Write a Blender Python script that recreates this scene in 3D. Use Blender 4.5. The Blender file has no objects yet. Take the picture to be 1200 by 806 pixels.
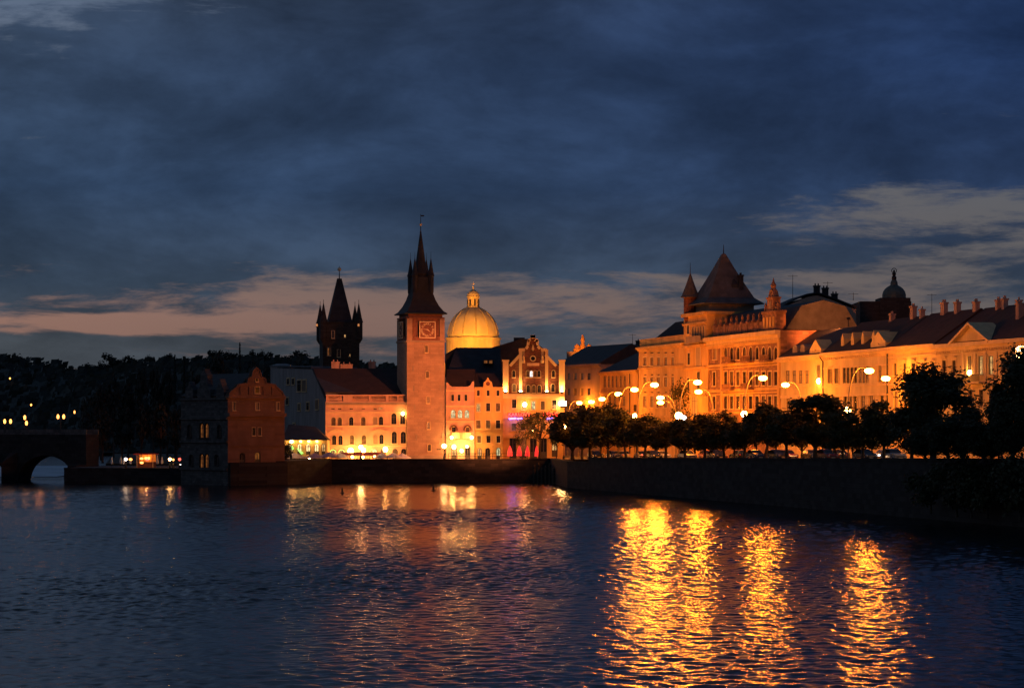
import bpy, math, random
from mathutils import Vector, Matrix
R = math.radians
random.seed(7)
C = bpy.context.scene.collection

# ------------------------------------------------------------------ survey
# Photograph 1200 x 806, focal length 2800 px, eye 10 m above the river, horizon at row 503.
F, H, HOR = 2800.0, 10.0, 503.0
def Xp(x, Y): return (x - 600) / F * Y
def Zp(y, Y): return H - (y - HOR) / F * Y
def edge(Y): return 115.9 - 0.26 * Y            # embankment wall, plan
def front(Y): return 150.0 - 0.26 * Y           # street front of the houses, plan
def on_line(px, c): return c / ((px - 600) / F + 0.26)
def zg(Y):
    if Y < 450: return 4.4 + (450 - Y) * 0.0111
    return max(4.0, 4.4 - (Y - 450) * 0.0133)

# ------------------------------------------------------------------ materials
MATS = {}
def nodes_of(name):
    m = bpy.data.materials.new(name); m.use_nodes = True
    nt = m.node_tree; b = nt.nodes['Principled BSDF']
    MATS[name] = m
    return m, nt, b
def setin(b, **k):
    for n, v in k.items():
        b.inputs[n.replace('_', ' ')].default_value = v
def rgba(c): return (c[0], c[1], c[2], 1)
def noise_col(nt, b, c, var, scale, detail=5, stretch=None, rough=0.6):
    N, L = nt.nodes, nt.links
    tc = N.new('ShaderNodeTexCoord'); no = N.new('ShaderNodeTexNoise')
    no.inputs['Scale'].default_value = scale; no.inputs['Detail'].default_value = detail
    no.inputs['Roughness'].default_value = rough
    src = tc.outputs['Object']
    if stretch:
        mp = N.new('ShaderNodeMapping'); mp.inputs['Scale'].default_value = stretch
        L.new(src, mp.inputs['Vector']); src = mp.outputs['Vector']
    L.new(src, no.inputs['Vector'])
    rp = N.new('ShaderNodeValToRGB')
    lo = [max(0, x * (1 - var)) for x in c]; hi = [min(1, x * (1 + var)) for x in c]
    rp.color_ramp.elements[0].position = 0.3; rp.color_ramp.elements[0].color = rgba(lo)
    rp.color_ramp.elements[1].position = 0.7; rp.color_ramp.elements[1].color = rgba(hi)
    L.new(no.outputs['Fac'], rp.inputs['Fac']); L.new(rp.outputs['Color'], b.inputs['Base Color'])
    return no, rp, src
def plaster(name, c, var=0.18, scale=0.45, rough=0.9, stretch=(1, 1, 0.35), bump=0.15):
    m, nt, b = nodes_of(name); setin(b, Roughness=rough)
    noise_col(nt, b, c, var, scale, 7, stretch)
    n2 = nt.nodes.new('ShaderNodeTexNoise'); n2.inputs['Scale'].default_value = 6
    bp = nt.nodes.new('ShaderNodeBump'); bp.inputs['Strength'].default_value = bump; bp.inputs['Distance'].default_value = 0.05
    tc = nt.nodes.new('ShaderNodeTexCoord'); nt.links.new(tc.outputs['Object'], n2.inputs['Vector'])
    nt.links.new(n2.outputs['Fac'], bp.inputs['Height']); nt.links.new(bp.outputs['Normal'], b.inputs['Normal'])
    return m
def masonry(name, c, mortar, bw=0.9, bh=0.4, rough=0.9, var=0.35):
    m, nt, b = nodes_of(name); setin(b, Roughness=rough)
    N, L = nt.nodes, nt.links
    tc = N.new('ShaderNodeTexCoord'); sp = N.new('ShaderNodeSeparateXYZ'); ad = N.new('ShaderNodeMath'); cb = N.new('ShaderNodeCombineXYZ')
    ad.operation = 'SUBTRACT'
    L.new(tc.outputs['Object'], sp.inputs[0]); L.new(sp.outputs['X'], ad.inputs[0]); L.new(sp.outputs['Y'], ad.inputs[1])
    L.new(ad.outputs[0], cb.inputs['X']); L.new(sp.outputs['Z'], cb.inputs['Y'])
    br = N.new('ShaderNodeTexBrick'); L.new(cb.outputs[0], br.inputs['Vector'])
    br.inputs['Color1'].default_value = rgba([x * (1 - var) for x in c]); br.inputs['Color2'].default_value = rgba([x * (1 + var) for x in c])
    br.inputs['Mortar'].default_value = rgba(mortar); br.inputs['Scale'].default_value = 1.0
    br.inputs['Brick Width'].default_value = bw; br.inputs['Row Height'].default_value = bh; br.inputs['Mortar Size'].default_value = 0.02
    no = N.new('ShaderNodeTexNoise'); no.inputs['Scale'].default_value = 0.5; no.inputs['Detail'].default_value = 6
    L.new(tc.outputs['Object'], no.inputs['Vector'])
    mx = N.new('ShaderNodeMixRGB'); mx.blend_type = 'MULTIPLY'; mx.inputs['Fac'].default_value = 0.6
    L.new(br.outputs['Color'], mx.inputs['Color1']); L.new(no.outputs['Fac'], mx.inputs['Color2'])
    L.new(mx.outputs['Color'], b.inputs['Base Color'])
    bp = N.new('ShaderNodeBump'); bp.inputs['Strength'].default_value = 0.6; bp.inputs['Distance'].default_value = 0.04; bp.invert = True
    L.new(br.outputs['Fac'], bp.inputs['Height']); L.new(bp.outputs['Normal'], b.inputs['Normal'])
    return m
def tiles(name, c, rough=0.85, scale=2.2):
    m, nt, b = nodes_of(name); setin(b, Roughness=rough)
    N, L = nt.nodes, nt.links
    noise_col(nt, b, c, 0.45, 0.7, 8)
    tc = N.new('ShaderNodeTexCoord'); w = N.new('ShaderNodeTexWave'); w.bands_direction = 'Z'; w.inputs['Scale'].default_value = scale
    w.inputs['Distortion'].default_value = 1.5; w.inputs['Detail'].default_value = 2
    L.new(tc.outputs['Object'], w.inputs['Vector'])
    bp = N.new('ShaderNodeBump'); bp.inputs['Strength'].default_value = 0.7; bp.inputs['Distance'].default_value = 0.08
    L.new(w.outputs['Fac'], bp.inputs['Height']); L.new(bp.outputs['Normal'], b.inputs['Normal'])
    return m
def simple(name, c, rough=0.6, metal=0.0, var=0.2, scale=3.0):
    m, nt, b = nodes_of(name); setin(b, Roughness=rough, Metallic=metal)
    noise_col(nt, b, c, var, scale, 4)
    return m
def emit(name, c, s, base=(0.2, 0.2, 0.2)):
    m, nt, b = nodes_of(name)
    b.inputs['Base Color'].default_value = rgba(base); setin(b, Roughness=0.5)
    b.inputs['Emission Color'].default_value = rgba(c); b.inputs['Emission Strength'].default_value = s
    return m
def lit_pane(name, c, s):
    # a lit room behind glass: curtains and furniture break the glow up
    m, nt, b = nodes_of(name); N, L = nt.nodes, nt.links
    b.inputs['Base Color'].default_value = (0.05, 0.05, 0.05, 1); setin(b, Roughness=0.1)
    tc = N.new('ShaderNodeTexCoord'); no = N.new('ShaderNodeTexNoise'); no.inputs['Scale'].default_value = 1.6; no.inputs['Detail'].default_value = 3
    L.new(tc.outputs['Object'], no.inputs['Vector'])
    rp = N.new('ShaderNodeValToRGB'); rp.color_ramp.elements[0].position = 0.35; rp.color_ramp.elements[1].position = 0.65
    rp.color_ramp.elements[0].color = rgba([x * 0.3 for x in c]); rp.color_ramp.elements[1].color = rgba(c)
    L.new(no.outputs['Fac'], rp.inputs['Fac']); L.new(rp.outputs['Color'], b.inputs['Emission Color'])
    b.inputs['Emission Strength'].default_value = s
    return m

M = {}
M['cream'] = plaster('cream_plaster', (0.64, 0.46, 0.20), .25)
M['cream2'] = plaster('pale_plaster', (0.62, 0.45, 0.22), .25)
M['ochre'] = plaster('ochre_plaster', (0.60, 0.35, 0.11), .28)
M['pink'] = plaster('pinkish_plaster', (0.56, 0.33, 0.22), .25)
M['trim'] = plaster('trim_plaster', (0.66, 0.47, 0.24), 0.15, 0.8)
M['salmon'] = plaster('salmon_plaster', (0.60, 0.36, 0.22), .25)
M['tower'] = masonry('tower_ashlar', (0.50, 0.31, 0.20), (0.40, 0.25, 0.17), 1.1, 0.45, 0.9, 0.10)
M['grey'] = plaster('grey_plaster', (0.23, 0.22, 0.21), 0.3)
M['dim'] = plaster('sooty_plaster', (0.30, 0.22, 0.16), 0.25)
M['brick'] = masonry('red_brick', (0.24, 0.065, 0.035), (0.22, 0.12, 0.08), 0.5, 0.2)
M['bellevue'] = masonry('red_sandstone', (0.42, 0.20, 0.11), (0.34, 0.2, 0.12), 0.8, 0.5)
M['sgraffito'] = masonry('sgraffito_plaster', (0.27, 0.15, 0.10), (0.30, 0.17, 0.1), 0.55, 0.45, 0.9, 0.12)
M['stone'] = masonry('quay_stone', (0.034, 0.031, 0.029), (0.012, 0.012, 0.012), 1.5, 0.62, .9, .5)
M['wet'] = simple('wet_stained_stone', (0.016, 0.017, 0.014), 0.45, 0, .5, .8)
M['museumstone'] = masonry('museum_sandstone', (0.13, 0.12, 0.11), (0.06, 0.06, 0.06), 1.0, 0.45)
M['oldstone'] = masonry('sooty_sandstone', (0.045, 0.04, 0.036), (0.02, 0.02, 0.02), 1.0, 0.45)
M['roof'] = tiles('roof_tiles', (0.026, 0.013, 0.012))
M['roofred'] = tiles('red_roof_tiles', (0.045, 0.018, 0.014))
M['slate'] = tiles('dark_slate', (0.03, 0.03, 0.034), 0.7)
M['greyslate'] = tiles('grey_slate', (0.085, 0.08, 0.08), 0.75, 1.4)
M['copper'] = simple('green_copper', (0.05, 0.085, 0.075), 0.6, 0, 0.3, 1.5)
M['wood'] = simple('dark_red_timber', (0.20, 0.075, 0.045), 0.8, 0, 0.3, 2)
M['gilt'] = simple('gilt_metal', (0.75, 0.6, 0.35), 0.45, 0.0, 0.15, 3)
M['iron'] = simple('dark_iron', (0.025, 0.025, 0.027), 0.5, 0.6)
M['pole'] = simple('painted_pole', (0.28, 0.22, 0.15), 0.5, 0.0)
M['frame'] = simple('window_frame_paint', (0.40, 0.30, 0.17), 0.6)
M['dframe'] = simple('dark_window_frame', (0.06, 0.05, 0.045), 0.6)
M['glass'] = simple('dark_glass', (0.018, 0.018, 0.022), 0.12, 0, 0.5, 1.5)
M['curtain'] = simple('drawn_curtain', (0.16, 0.11, 0.06), 0.8, 0, 0.5, 1.2)
M['blind'] = simple('drawn_blind', (0.40, 0.30, 0.19), 0.8, 0, 0.1, 1)
M['dome'] = plaster('dome_copper_gilded', (0.66, 0.50, 0.22), 0.18, 0.5, 0.5, (1, 1, 0.2), 0.1)
M['domerib'] = simple('dome_rib', (0.5, 0.36, 0.15), 0.5)
M['brickstack'] = plaster('chimney_brick', (0.40, 0.25, 0.20), 0.3, 1.5)
M['asphalt'] = simple('asphalt', (0.05, 0.048, 0.046), 0.75, 0, 0.3, 1.5)
M['paving'] = masonry('granite_paving', (0.16, 0.145, 0.13), (0.07, 0.065, 0.06), 0.6, 0.6)
M['soil'] = simple('dark_ground', (0.035, 0.038, 0.025), 0.95, 0, 0.4, 0.05)
M['bark'] = simple('bark', (0.06, 0.045, 0.032), 0.9, 0, 0.4, 4)
M['white'] = simple('white_canvas', (0.62, 0.58, 0.55), 0.85, 0, 0.08, 2)
M['mauve'] = simple('mauve_canvas', (0.30, 0.22, 0.34), 0.85, 0, 0.08, 2)
M['redcanvas'] = simple('red_canvas', (0.42, 0.06, 0.04), 0.85, 0, 0.1, 2)
M['tyre'] = simple('rubber', (0.02, 0.02, 0.02), 0.8)
M['rim'] = simple('alloy', (0.4, 0.4, 0.42), 0.35, 0.8)
for k, c in (('paint_black', (0.012, 0.012, 0.014)), ('paint_silver', (0.32, 0.33, 0.35)), ('paint_red', (0.25, 0.015, 0.012)), ('paint_blue', (0.02, 0.04, 0.12)), ('paint_white', (0.7, 0.7, 0.68))):
    m, nt, b = nodes_of(k); setin(b, Roughness=0.25); b.inputs['Coat Weight'].default_value = 0.8
    noise_col(nt, b, c, 0.06, 2); M[k] = m
def leafmat(name, c, tr=0.35):
    m, nt, b = nodes_of(name); N, L = nt.nodes, nt.links
    setin(b, Roughness=0.65)
    no, rp, _ = noise_col(nt, b, c, 0.55, 0.9, 3)
    t = N.new('ShaderNodeBsdfTranslucent'); L.new(rp.outputs['Color'], t.inputs['Color'])
    mx = N.new('ShaderNodeMixShader'); mx.inputs['Fac'].default_value = tr
    L.new(b.outputs[0], mx.inputs[1]); L.new(t.outputs[0], mx.inputs[2])
    L.new(mx.outputs[0], N['Material Output'].inputs['Surface'])
    return m
M['leaf'] = leafmat('linden_leaves', (0.055, 0.052, 0.013), 0.35)
M['leaf2'] = leafmat('plane_leaves', (0.035, 0.04, 0.012), 0.15)
M['farleaf'] = leafmat('dark_woodland_leaves', (0.018, 0.022, 0.012), 0.1)
# light sources that the photograph shows
SOD = (1.0, 0.255, 0.014)
M['sodium'] = emit('sodium_bowl', (1.0, 0.22, 0.018), 170)
M['globe'] = emit('warm_globe', (1.0, 0.44, 0.12), 60)
M['whiteglobe'] = emit('white_globe', (1.0, 0.82, 0.78), 6)
M['smalllight'] = emit('small_warm_light', (1.0, 0.36, 0.07), 5)
M['faintlight'] = emit('faint_warm_light', (1.0, 0.36, 0.10), 0.55)
M['redlight'] = emit('red_light', (1.0, 0.08, 0.05), 4)
M['headlight'] = emit('headlight_glass', (1.0, 0.93, 0.88), 60)
M['taillight'] = emit('taillight_glass', (1.0, 0.06, 0.03), 5)
M['lens_off'] = simple('lamp_lens', (0.5, 0.5, 0.5), 0.15)
M['neonred'] = emit('red_neon', (1.0, 0.02, 0.01), 7)
M['neonblue'] = emit('blue_neon', (0.12, 0.10, 1.0), 9)
M['neongreen'] = emit('green_light', (0.35, 1.0, 0.15), 1.6)
M['redsheet'] = emit('glowing_red_canvas', (1.0, 0.03, 0.03), 0.9, (0.5, 0.05, 0.05))  # parasol canvas, the red light on it put in as emission
M['flood'] = emit('floodlight_glass', (1.0, 0.60, 0.22), 120)
M['lit_pale'] = lit_pane('lit_room_pale', (0.85, 0.80, 0.42), 1.1)
M['lit_warm'] = lit_pane('lit_room_warm', (1.0, 0.55, 0.18), 1.0)
M['lit_dim'] = lit_pane('lit_room_dim', (1.0, 0.32, 0.06), 0.22)
M['lit_bright'] = lit_pane('lit_room_bright', (1.0, 0.72, 0.3), 2.2)
M['lit_white'] = lit_pane('lit_room_white', (0.9, 0.85, 0.8), 2.2)

# ------------------------------------------------------------------ mesh builder
ORG = {}
class MB:
    def __init__(s): s.v = []; s.f = []; s.m = []; s.mi = 0
    def add(s, vs, fs):
        o = len(s.v); s.v += [tuple(v) for v in vs]
        for f in fs: s.f.append(tuple(i + o for i in f)); s.m.append(s.mi)
        return s
    def box(s, x0, x1, y0, y1, z0, z1):
        return s.hexa([(x0, y0), (x1, y0), (x1, y1), (x0, y1)], z0, z1)
    def hexa(s, p, z0, z1, top=None):
        top = top or p; n = len(p)
        vs = [(x, y, z0) for x, y in p] + [(x, y, z1) for x, y in top]
        fs = [tuple(range(n))[::-1], tuple(range(n, 2 * n))] + [(i, (i + 1) % n, n + (i + 1) % n, n + i) for i in range(n)]
        return s.add(vs, fs)
    def lathe(s, prof, n=16, c=(0, 0, 0), rot=0.0, sx=1.0, sy=1.0, cap=True):
        vs = []; fs = []
        for r, z in prof:
            for i in range(n):
                a = rot + 2 * math.pi * i / n
                vs.append((c[0] + r * sx * math.cos(a), c[1] + r * sy * math.sin(a), c[2] + z))
        for k in range(len(prof) - 1):
            for i in range(n):
                j = (i + 1) % n
                fs.append((k * n + i, k * n + j, (k + 1) * n + j, (k + 1) * n + i))
        if cap:
            fs.append(tuple(range(n))[::-1]); fs.append(tuple(range((len(prof) - 1) * n, len(prof) * n)))
        return s.add(vs, fs)
    def tube(s, pts, rad, n=7):
        pts = [Vector(p) for p in pts]
        if not hasattr(rad, '__len__'): rad = [rad] * len(pts)
        vs = []; fs = []
        up = Vector((0, 0, 1))
        for k, p in enumerate(pts):
            t = (pts[min(k + 1, len(pts) - 1)] - pts[max(k - 1, 0)]).normalized()
            a = t.cross(up)
            if a.length < 1e-3: a = t.cross(Vector((1, 0, 0)))
            a.normalize(); b = t.cross(a)
            for i in range(n):
                q = 2 * math.pi * i / n
                vs.append(p + (a * math.cos(q) + b * math.sin(q)) * rad[k])
        for k in range(len(pts) - 1):
            for i in range(n):
                j = (i + 1) % n
                fs.append((k * n + i, k * n + j, (k + 1) * n + j, (k + 1) * n + i))
        fs.append(tuple(range(n))[::-1]); fs.append(tuple(range((len(pts) - 1) * n, len(pts) * n)))
        return s.add(vs, fs)
    def ball(s, c, r, rz=None, n=12, k=8):
        rz = rz or r
        return s.lathe([(max(1e-3, r * math.sin(math.pi * i / k)), -rz * math.cos(math.pi * i / k)) for i in range(k + 1)], n, c)
    # facade-space pieces -------------------------------------------------
    def fbox(s, f, u0, u1, z0, z1, o0, o1):
        p = [f.pt(u, z, o) for o in (o0, o1) for z in (z0, z1) for u in (u0, u1)]
        return s.add(p, [(0, 2, 3, 1), (4, 5, 7, 6), (0, 1, 5, 4), (2, 6, 7, 3), (0, 4, 6, 2), (1, 3, 7, 5)])
    def fpoly(s, f, uz, o0, o1):
        n = len(uz)
        vs = [f.pt(u, z, o0) for u, z in uz] + [f.pt(u, z, o1) for u, z in uz]
        fs = [tuple(range(n))[::-1], tuple(range(n, 2 * n))] + [(i, (i + 1) % n, n + (i + 1) % n, n + i) for i in range(n)]
        return s.add(vs, fs)
    def fsheet(s, f, uz, o): return s.add([f.pt(u, z, o) for u, z in uz], [tuple(range(len(uz)))])
    def fband(s, f, line, w0, o0, o1, closed=False):
        # a moulding that follows a polyline in the facade, w0 wide downwards (list of (u,z))
        for (a, b) in zip(line[:-1], line[1:]):
            d = Vector((b[0] - a[0], b[1] - a[1]))
            if d.length < 1e-6: continue
            nrm = Vector((-d.y, d.x)).normalized() * w0
            s.fpoly(f, [a, b, (b[0] - nrm.x, b[1] - nrm.y), (a[0] - nrm.x, a[1] - nrm.y)], o0, o1)
        return s
    def build(s, name, mat, parent=None, origin=None, smooth=False):
        if parent is not None: org = ORG[parent.name]
        else: org = Vector(origin) if origin is not None else Vector((0, 0, 0))
        me = bpy.data.meshes.new(name)
        me.from_pydata([(v[0] - org.x, v[1] - org.y, v[2] - org.z) for v in s.v], [], s.f)
        for m in (mat if isinstance(mat, (list, tuple)) else [mat]): me.materials.append(M[m] if isinstance(m, str) else m)
        me.polygons.foreach_set('material_index', s.m)
        if smooth: me.polygons.foreach_set('use_smooth', [True] * len(s.f))
        me.update()
        o = bpy.data.objects.new(name, me); C.objects.link(o)
        if parent is not None: o.parent = parent
        else: o.location = org
        ORG[o.name] = org
        return o
class Facade:
    def __init__(s, a, b):
        s.a = Vector(a); s.b = Vector(b); s.d = (s.b - s.a).normalized(); s.n = Vector((s.d.y, -s.d.x)); s.len = (s.b - s.a).length
    def pt(s, u, z, o=0.0):
        p = s.a + s.d * u + s.n * o
        return (p.x, p.y, z)
    def u(s, px):
        k = (px - 600) / F           # X = k*Y on the line a + d*u
        return (k * s.a.y - s.a.x) / (s.d.x - k * s.d.y)
    def Y(s, px): return s.a.y + s.d.y * s.u(px)
    def z(s, px, py): return Zp(py, s.Y(px))
    def uz(s, px, py): return (s.u(px), s.z(px, py))
def FP(pa, Ya, pb, Yb): return Facade((Xp(pa, Ya), Ya), (Xp(pb, Yb), Yb))

def tag(o, label, cat, group=None):
    o['label'] = label; o['category'] = cat
    if group: o['group'] = group
    return o
def thing(name, label, cat, loc=(0, 0, 0), group=None):
    o = bpy.data.objects.new(name, None); o.empty_display_size = 0.5; C.objects.link(o); o.location = loc
    ORG[o.name] = Vector(loc)
    return tag(o, label, cat, group)
def struct(o): o['kind'] = 'structure'; return o
def dup(root, label, loc=None, rotz=None, scale=None, parent=None):
    c = root.copy(); C.objects.link(c)
    if parent is not None: c.parent = parent
    if label: c['label'] = label
    if loc is not None: c.location = loc
    if rotz is not None: c.rotation_euler = (0, 0, rotz)
    if scale is not None: c.scale = scale
    for ch in list(root.children): dup(ch, None, parent=c)
    return c
def light(kind, name, loc, col, power, parent=None, radius=0.2, aim=None, size=60, blend=0.5):
    d = bpy.data.lights.new(name, kind); d.color = col; d.energy = power; d.shadow_soft_size = radius
    if kind == 'SPOT': d.spot_size = R(size); d.spot_blend = blend
    o = bpy.data.objects.new(name, d); C.objects.link(o)
    org = ORG[parent.name] if parent is not None else Vector((0, 0, 0))
    o.location = Vector(loc) - org
    if parent is not None: o.parent = parent
    if aim is not None:
        o.rotation_euler = (Vector(aim) - Vector(loc)).to_track_quat('-Z', 'Y').to_euler()
    return o
def text_mesh(txt, size, name, mat, parent, f, u, z, o, ext=0.05, rot=0.0, align='CENTER', bold=0.0):
    cu = bpy.data.curves.new(name, 'FONT'); cu.body = txt; cu.size = size; cu.extrude = ext; cu.align_x = align; cu.align_y = 'CENTER'
    cu.resolution_u = 3; cu.offset = bold
    t = bpy.data.objects.new(name, cu)
    me = bpy.data.meshes.new_from_object(t); bpy.data.objects.remove(t); bpy.data.curves.remove(cu)
    me.name = name
    X = Vector((f.d.x, f.d.y, 0)); Nn = Vector((f.n.x, f.n.y, 0)); Zv = Vector((0, 0, 1))
    xa = X * math.cos(rot) + Zv * math.sin(rot); za = Zv * math.cos(rot) - X * math.sin(rot)
    base = Vector(f.pt(u, z, o)) - ORG[parent.name]
    for v in me.vertices:
        v.co = base + xa * v.co.x + za * v.co.y + Nn * v.co.z
    me.materials.clear(); me.materials.append(M[mat])
    ob = bpy.data.objects.new(name, me); C.objects.link(ob); ob.parent = parent; ORG[ob.name] = ORG[parent.name]
    return ob

# ------------------------------------------------------------------ facades and windows
def arc_pts(u0, u1, z1, rise, n=8):
    c = (u0 + u1) / 2; r = (u1 - u0) / 2
    return [(c - r * math.cos(math.pi * i / n), z1 - rise + rise * math.sin(math.pi * i / n)) for i in range(n + 1)]
def wall_panel(mb, f, u0, u1, z0, z1, holes, th=0.3):
    us = sorted({u0, u1, *[h[0] for h in holes], *[h[1] for h in holes]}); zs = sorted({z0, z1, *[h[2] for h in holes], *[h[3] for h in holes]})
    us = [u for u in us if u0 - 1e-6 <= u <= u1 + 1e-6]; zs = [z for z in zs if z0 - 1e-6 <= z <= z1 + 1e-6]
    for zi in range(len(zs) - 1):
        run = None
        for ui in range(len(us) - 1):
            cu, cz = (us[ui] + us[ui + 1]) / 2, (zs[zi] + zs[zi + 1]) / 2
            solid = not any(h[0] < cu < h[1] and h[2] < cz < h[3] for h in holes)
            if solid and run is None: run = us[ui]
            if run is not None and (not solid or ui == len(us) - 2):
                e = us[ui + 1] if solid else us[ui]
                mb.fsheet(f, [(run, zs[zi]), (e, zs[zi]), (e, zs[zi + 1]), (run, zs[zi + 1])], 0)
                run = None
    for h in holes:
        a, b, c, d, arch = h
        if arch:
            rise = min((b - a) / 2, (d - c) * 0.6); arc = arc_pts(a, b, d, rise)
            half = len(arc) // 2
            mb.fsheet(f, [(a, d)] + list(reversed(arc[:half + 1])), 0)
            mb.fsheet(f, [(b, d)] + list(reversed(arc[half:])), 0)
            pts = [(a, c)] + arc + [(b, c)]
        else:
            pts = [(a, c), (a, d), (b, d), (b, c)]
        for p, q in zip(pts, pts[1:] + pts[:1]):
            mb.add([f.pt(*p, 0), f.pt(*q, 0), f.pt(*q, -th), f.pt(*p, -th)], [(0, 1, 2, 3)])
    for p, q in (((u0, z0), (u0, z1)), ((u0, z1), (u1, z1)), ((u1, z1), (u1, z0))):
        mb.add([f.pt(*p, 0), f.pt(*q, 0), f.pt(*q, -th), f.pt(*p, -th)], [(0, 1, 2, 3)])
WR = random.Random(3)
def window(root, f, u0, u1, z0, z1, fl='', pane='glass', name='window'):
    arch = 'a' in fl; mnt = 'm' in fl
    op = 0.03 if mnt else -0.22
    of = op + 0.07
    mb = MB()
    w, h = u1 - u0, z1 - z0
    if pane == 'glass' and 'd' not in fl and WR.random() < .3: pane = 'curtain'
    t = min(0.09, w * 0.08)
    rise = min(w / 2, h * 0.6)
    zt = z1 - rise * 0.5 if arch else z1
    mb.mi = 1
    e = 0.012
    if 'd' not in fl:
        mb.fbox(f, u0 + e, u0 + t, z0 + e, z1 - (rise if arch else e), op, of); mb.fbox(f, u1 - t, u1 - e, z0 + e, z1 - (rise if arch else e), op, of)
        mb.fbox(f, u0 + t, u1 - t, z0 + e, z0 + t, op, of)
        if not arch: mb.fbox(f, u0 + t, u1 - t, z1 - t, z1 - e, op, of)
        cu = (u0 + u1) / 2
        mb.fbox(f, cu - t * 0.6, cu + t * 0.6, z0 + t, zt - t, op, of - 0.004)
        zc = z0 + h * 0.66
        mb.fbox(f, u0 + t, cu - t * 0.6, zc - t * 0.5, zc + t * 0.5, op, of - 0.008); mb.fbox(f, cu + t * 0.6, u1 - t, zc - t * 0.5, zc + t * 0.5, op, of - 0.008)
    else:
        cu = (u0 + u1) / 2
        mb.fbox(f, u0 + e, u0 + t * 1.5, z0 + e, z1 - (rise if arch else e), op, of); mb.fbox(f, u1 - t * 1.5, u1 - e, z0 + e, z1 - (rise if arch else e), op, of)
        mb.fbox(f, cu - t, cu + t, z0 + e, zt - t, op, of)
        mb.fbox(f, u0 + t * 1.5, cu - t, z0 + e, z0 + h * 0.3, op, of - 0.02); mb.fbox(f, cu + t, u1 - t * 1.5, z0 + e, z0 + h * 0.3, op, of - 0.02)
    if arch:
        arc = arc_pts(u0 + e, u1 - e, z1 - e, rise - e)
        mb.fband(f, arc, t, op, of)
    mb.mi = 0
    if 's' in fl or mnt:          # moulded surround and sill
        k = min(0.22, w * 0.16); pr = 0.15 if mnt else 0.07
        zs = z1 - rise if arch else z1
        mb.fbox(f, u0 - k, u0 - 0.01, z0, zs, 0.004, pr); mb.fbox(f, u1 + 0.01, u1 + k, z0, zs, 0.004, pr)
        if arch:
            c = (u0 + u1) / 2
            mb.fband(f, [(c + (x - c) * (w / 2 + k) / (w / 2), zs + (z - zs) * (rise + k) / rise) for x, z in arc_pts(u0, u1, z1, rise)], k - 0.01, 0.004, pr)
        else:
            mb.fbox(f, u0 - k, u1 + k, z1 + 0.01, z1 + k, 0.004, pr)
        mb.fbox(f, u0 - k * 1.3, u1 + k * 1.3, z0 - 0.18, z0 - 0.003, 0.004, pr + 0.12)
    if 'h' in fl:                 # hood mould
        k = w * 0.2
        mb.fbox(f, u0 - k, u1 + k, z1 + 0.35, z1 + 0.52, 0.004, 0.3)
    o = mb.build(name, ['oldstone' if 'o' in fl else 'trim', 'dframe' if 'k' in fl else 'frame'], root)
    p = MB()
    if arch: p.fsheet(f, [(u0 + e, z0 + e)] + arc_pts(u0 + e, u1 - e, z1 - e, rise - e)[::1] + [(u1 - e, z0 + e)], op + 0.02)
    else: p.fsheet(f, [(u0 + e, z0 + e), (u1 - e, z0 + e), (u1 - e, z1 - e), (u0 + e, z1 - e)], op + 0.02)
    g = p.build('pane', pane, o)
    return o
def hole_of(f, w):
    px, py, wp, hp = w[:4]
    u0, u1 = f.u(px - wp / 2), f.u(px + wp / 2); zc = f.z(px, py); hh = hp / 2 / F * f.Y(px)
    return u0, u1, zc - hh, zc + hh
def house(name, label, cat, f, z0, z1, depth, wins, mat, group=None, u0=0.0, u1=None, body_mat=None, root=None, side=None):
    u1 = f.len if u1 is None else u1
    if root is None: root = thing(name, label, cat, f.pt((u0 + u1) / 2, z0, -depth / 2), group)
    mb = MB()
    holes = []
    for w in wins:
        if 'm' in w[4]: continue
        a, b, c, d = hole_of(f, w); holes.append((a, b, c, d, 'a' in w[4]))
    wall_panel(mb, f, u0, u1, z0, z1, holes)
    sl, sr = side or ((0, 0))
    p = [f.pt(u0, 0, -0.3)[:2], f.pt(u1, 0, -0.3)[:2], f.pt(u1 + sr, 0, -depth)[:2], f.pt(u0 + sl, 0, -depth)[:2]]
    mb.hexa(p, z0, z1 - 0.01)
    mb.build('wall', mat, root)
    for w in wins:
        a, b, c, d = hole_of(f, w)
        pane = w[5] if len(w) > 5 else 'glass'
        window(root, f, a, b, c, d, w[4], pane, 'door' if 'd' in w[4] else 'window')
    return root
def cornice(root, f, u0, u1, z, hgt=0.6, pr=0.6, mat='trim', dent=0.0, name='cornice'):
    mb = MB()
    mb.fbox(f, u0, u1, z - hgt, z - hgt * 0.55, 0.004, pr * 0.45)
    mb.fbox(f, u0 - 0.02, u1 + 0.02, z - hgt * 0.55 + 0.003, z, 0.004, pr)
    if dent:
        n = int((u1 - u0) / dent)
        for i in range(n):
            a = u0 + (i + 0.3) * (u1 - u0) / n
            mb.fbox(f, a, a + dent * 0.4, z - hgt - 0.35, z - hgt - 0.003, 0.004, pr * 0.4)
    return mb.build(name, mat, root)
def string_course(root, f, u0, u1, z, hgt=0.2, pr=0.15, mat='trim'):
    return MB().fbox(f, u0, u1, z - hgt, z, 0.004, pr).build('string_course', mat, root)
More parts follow.
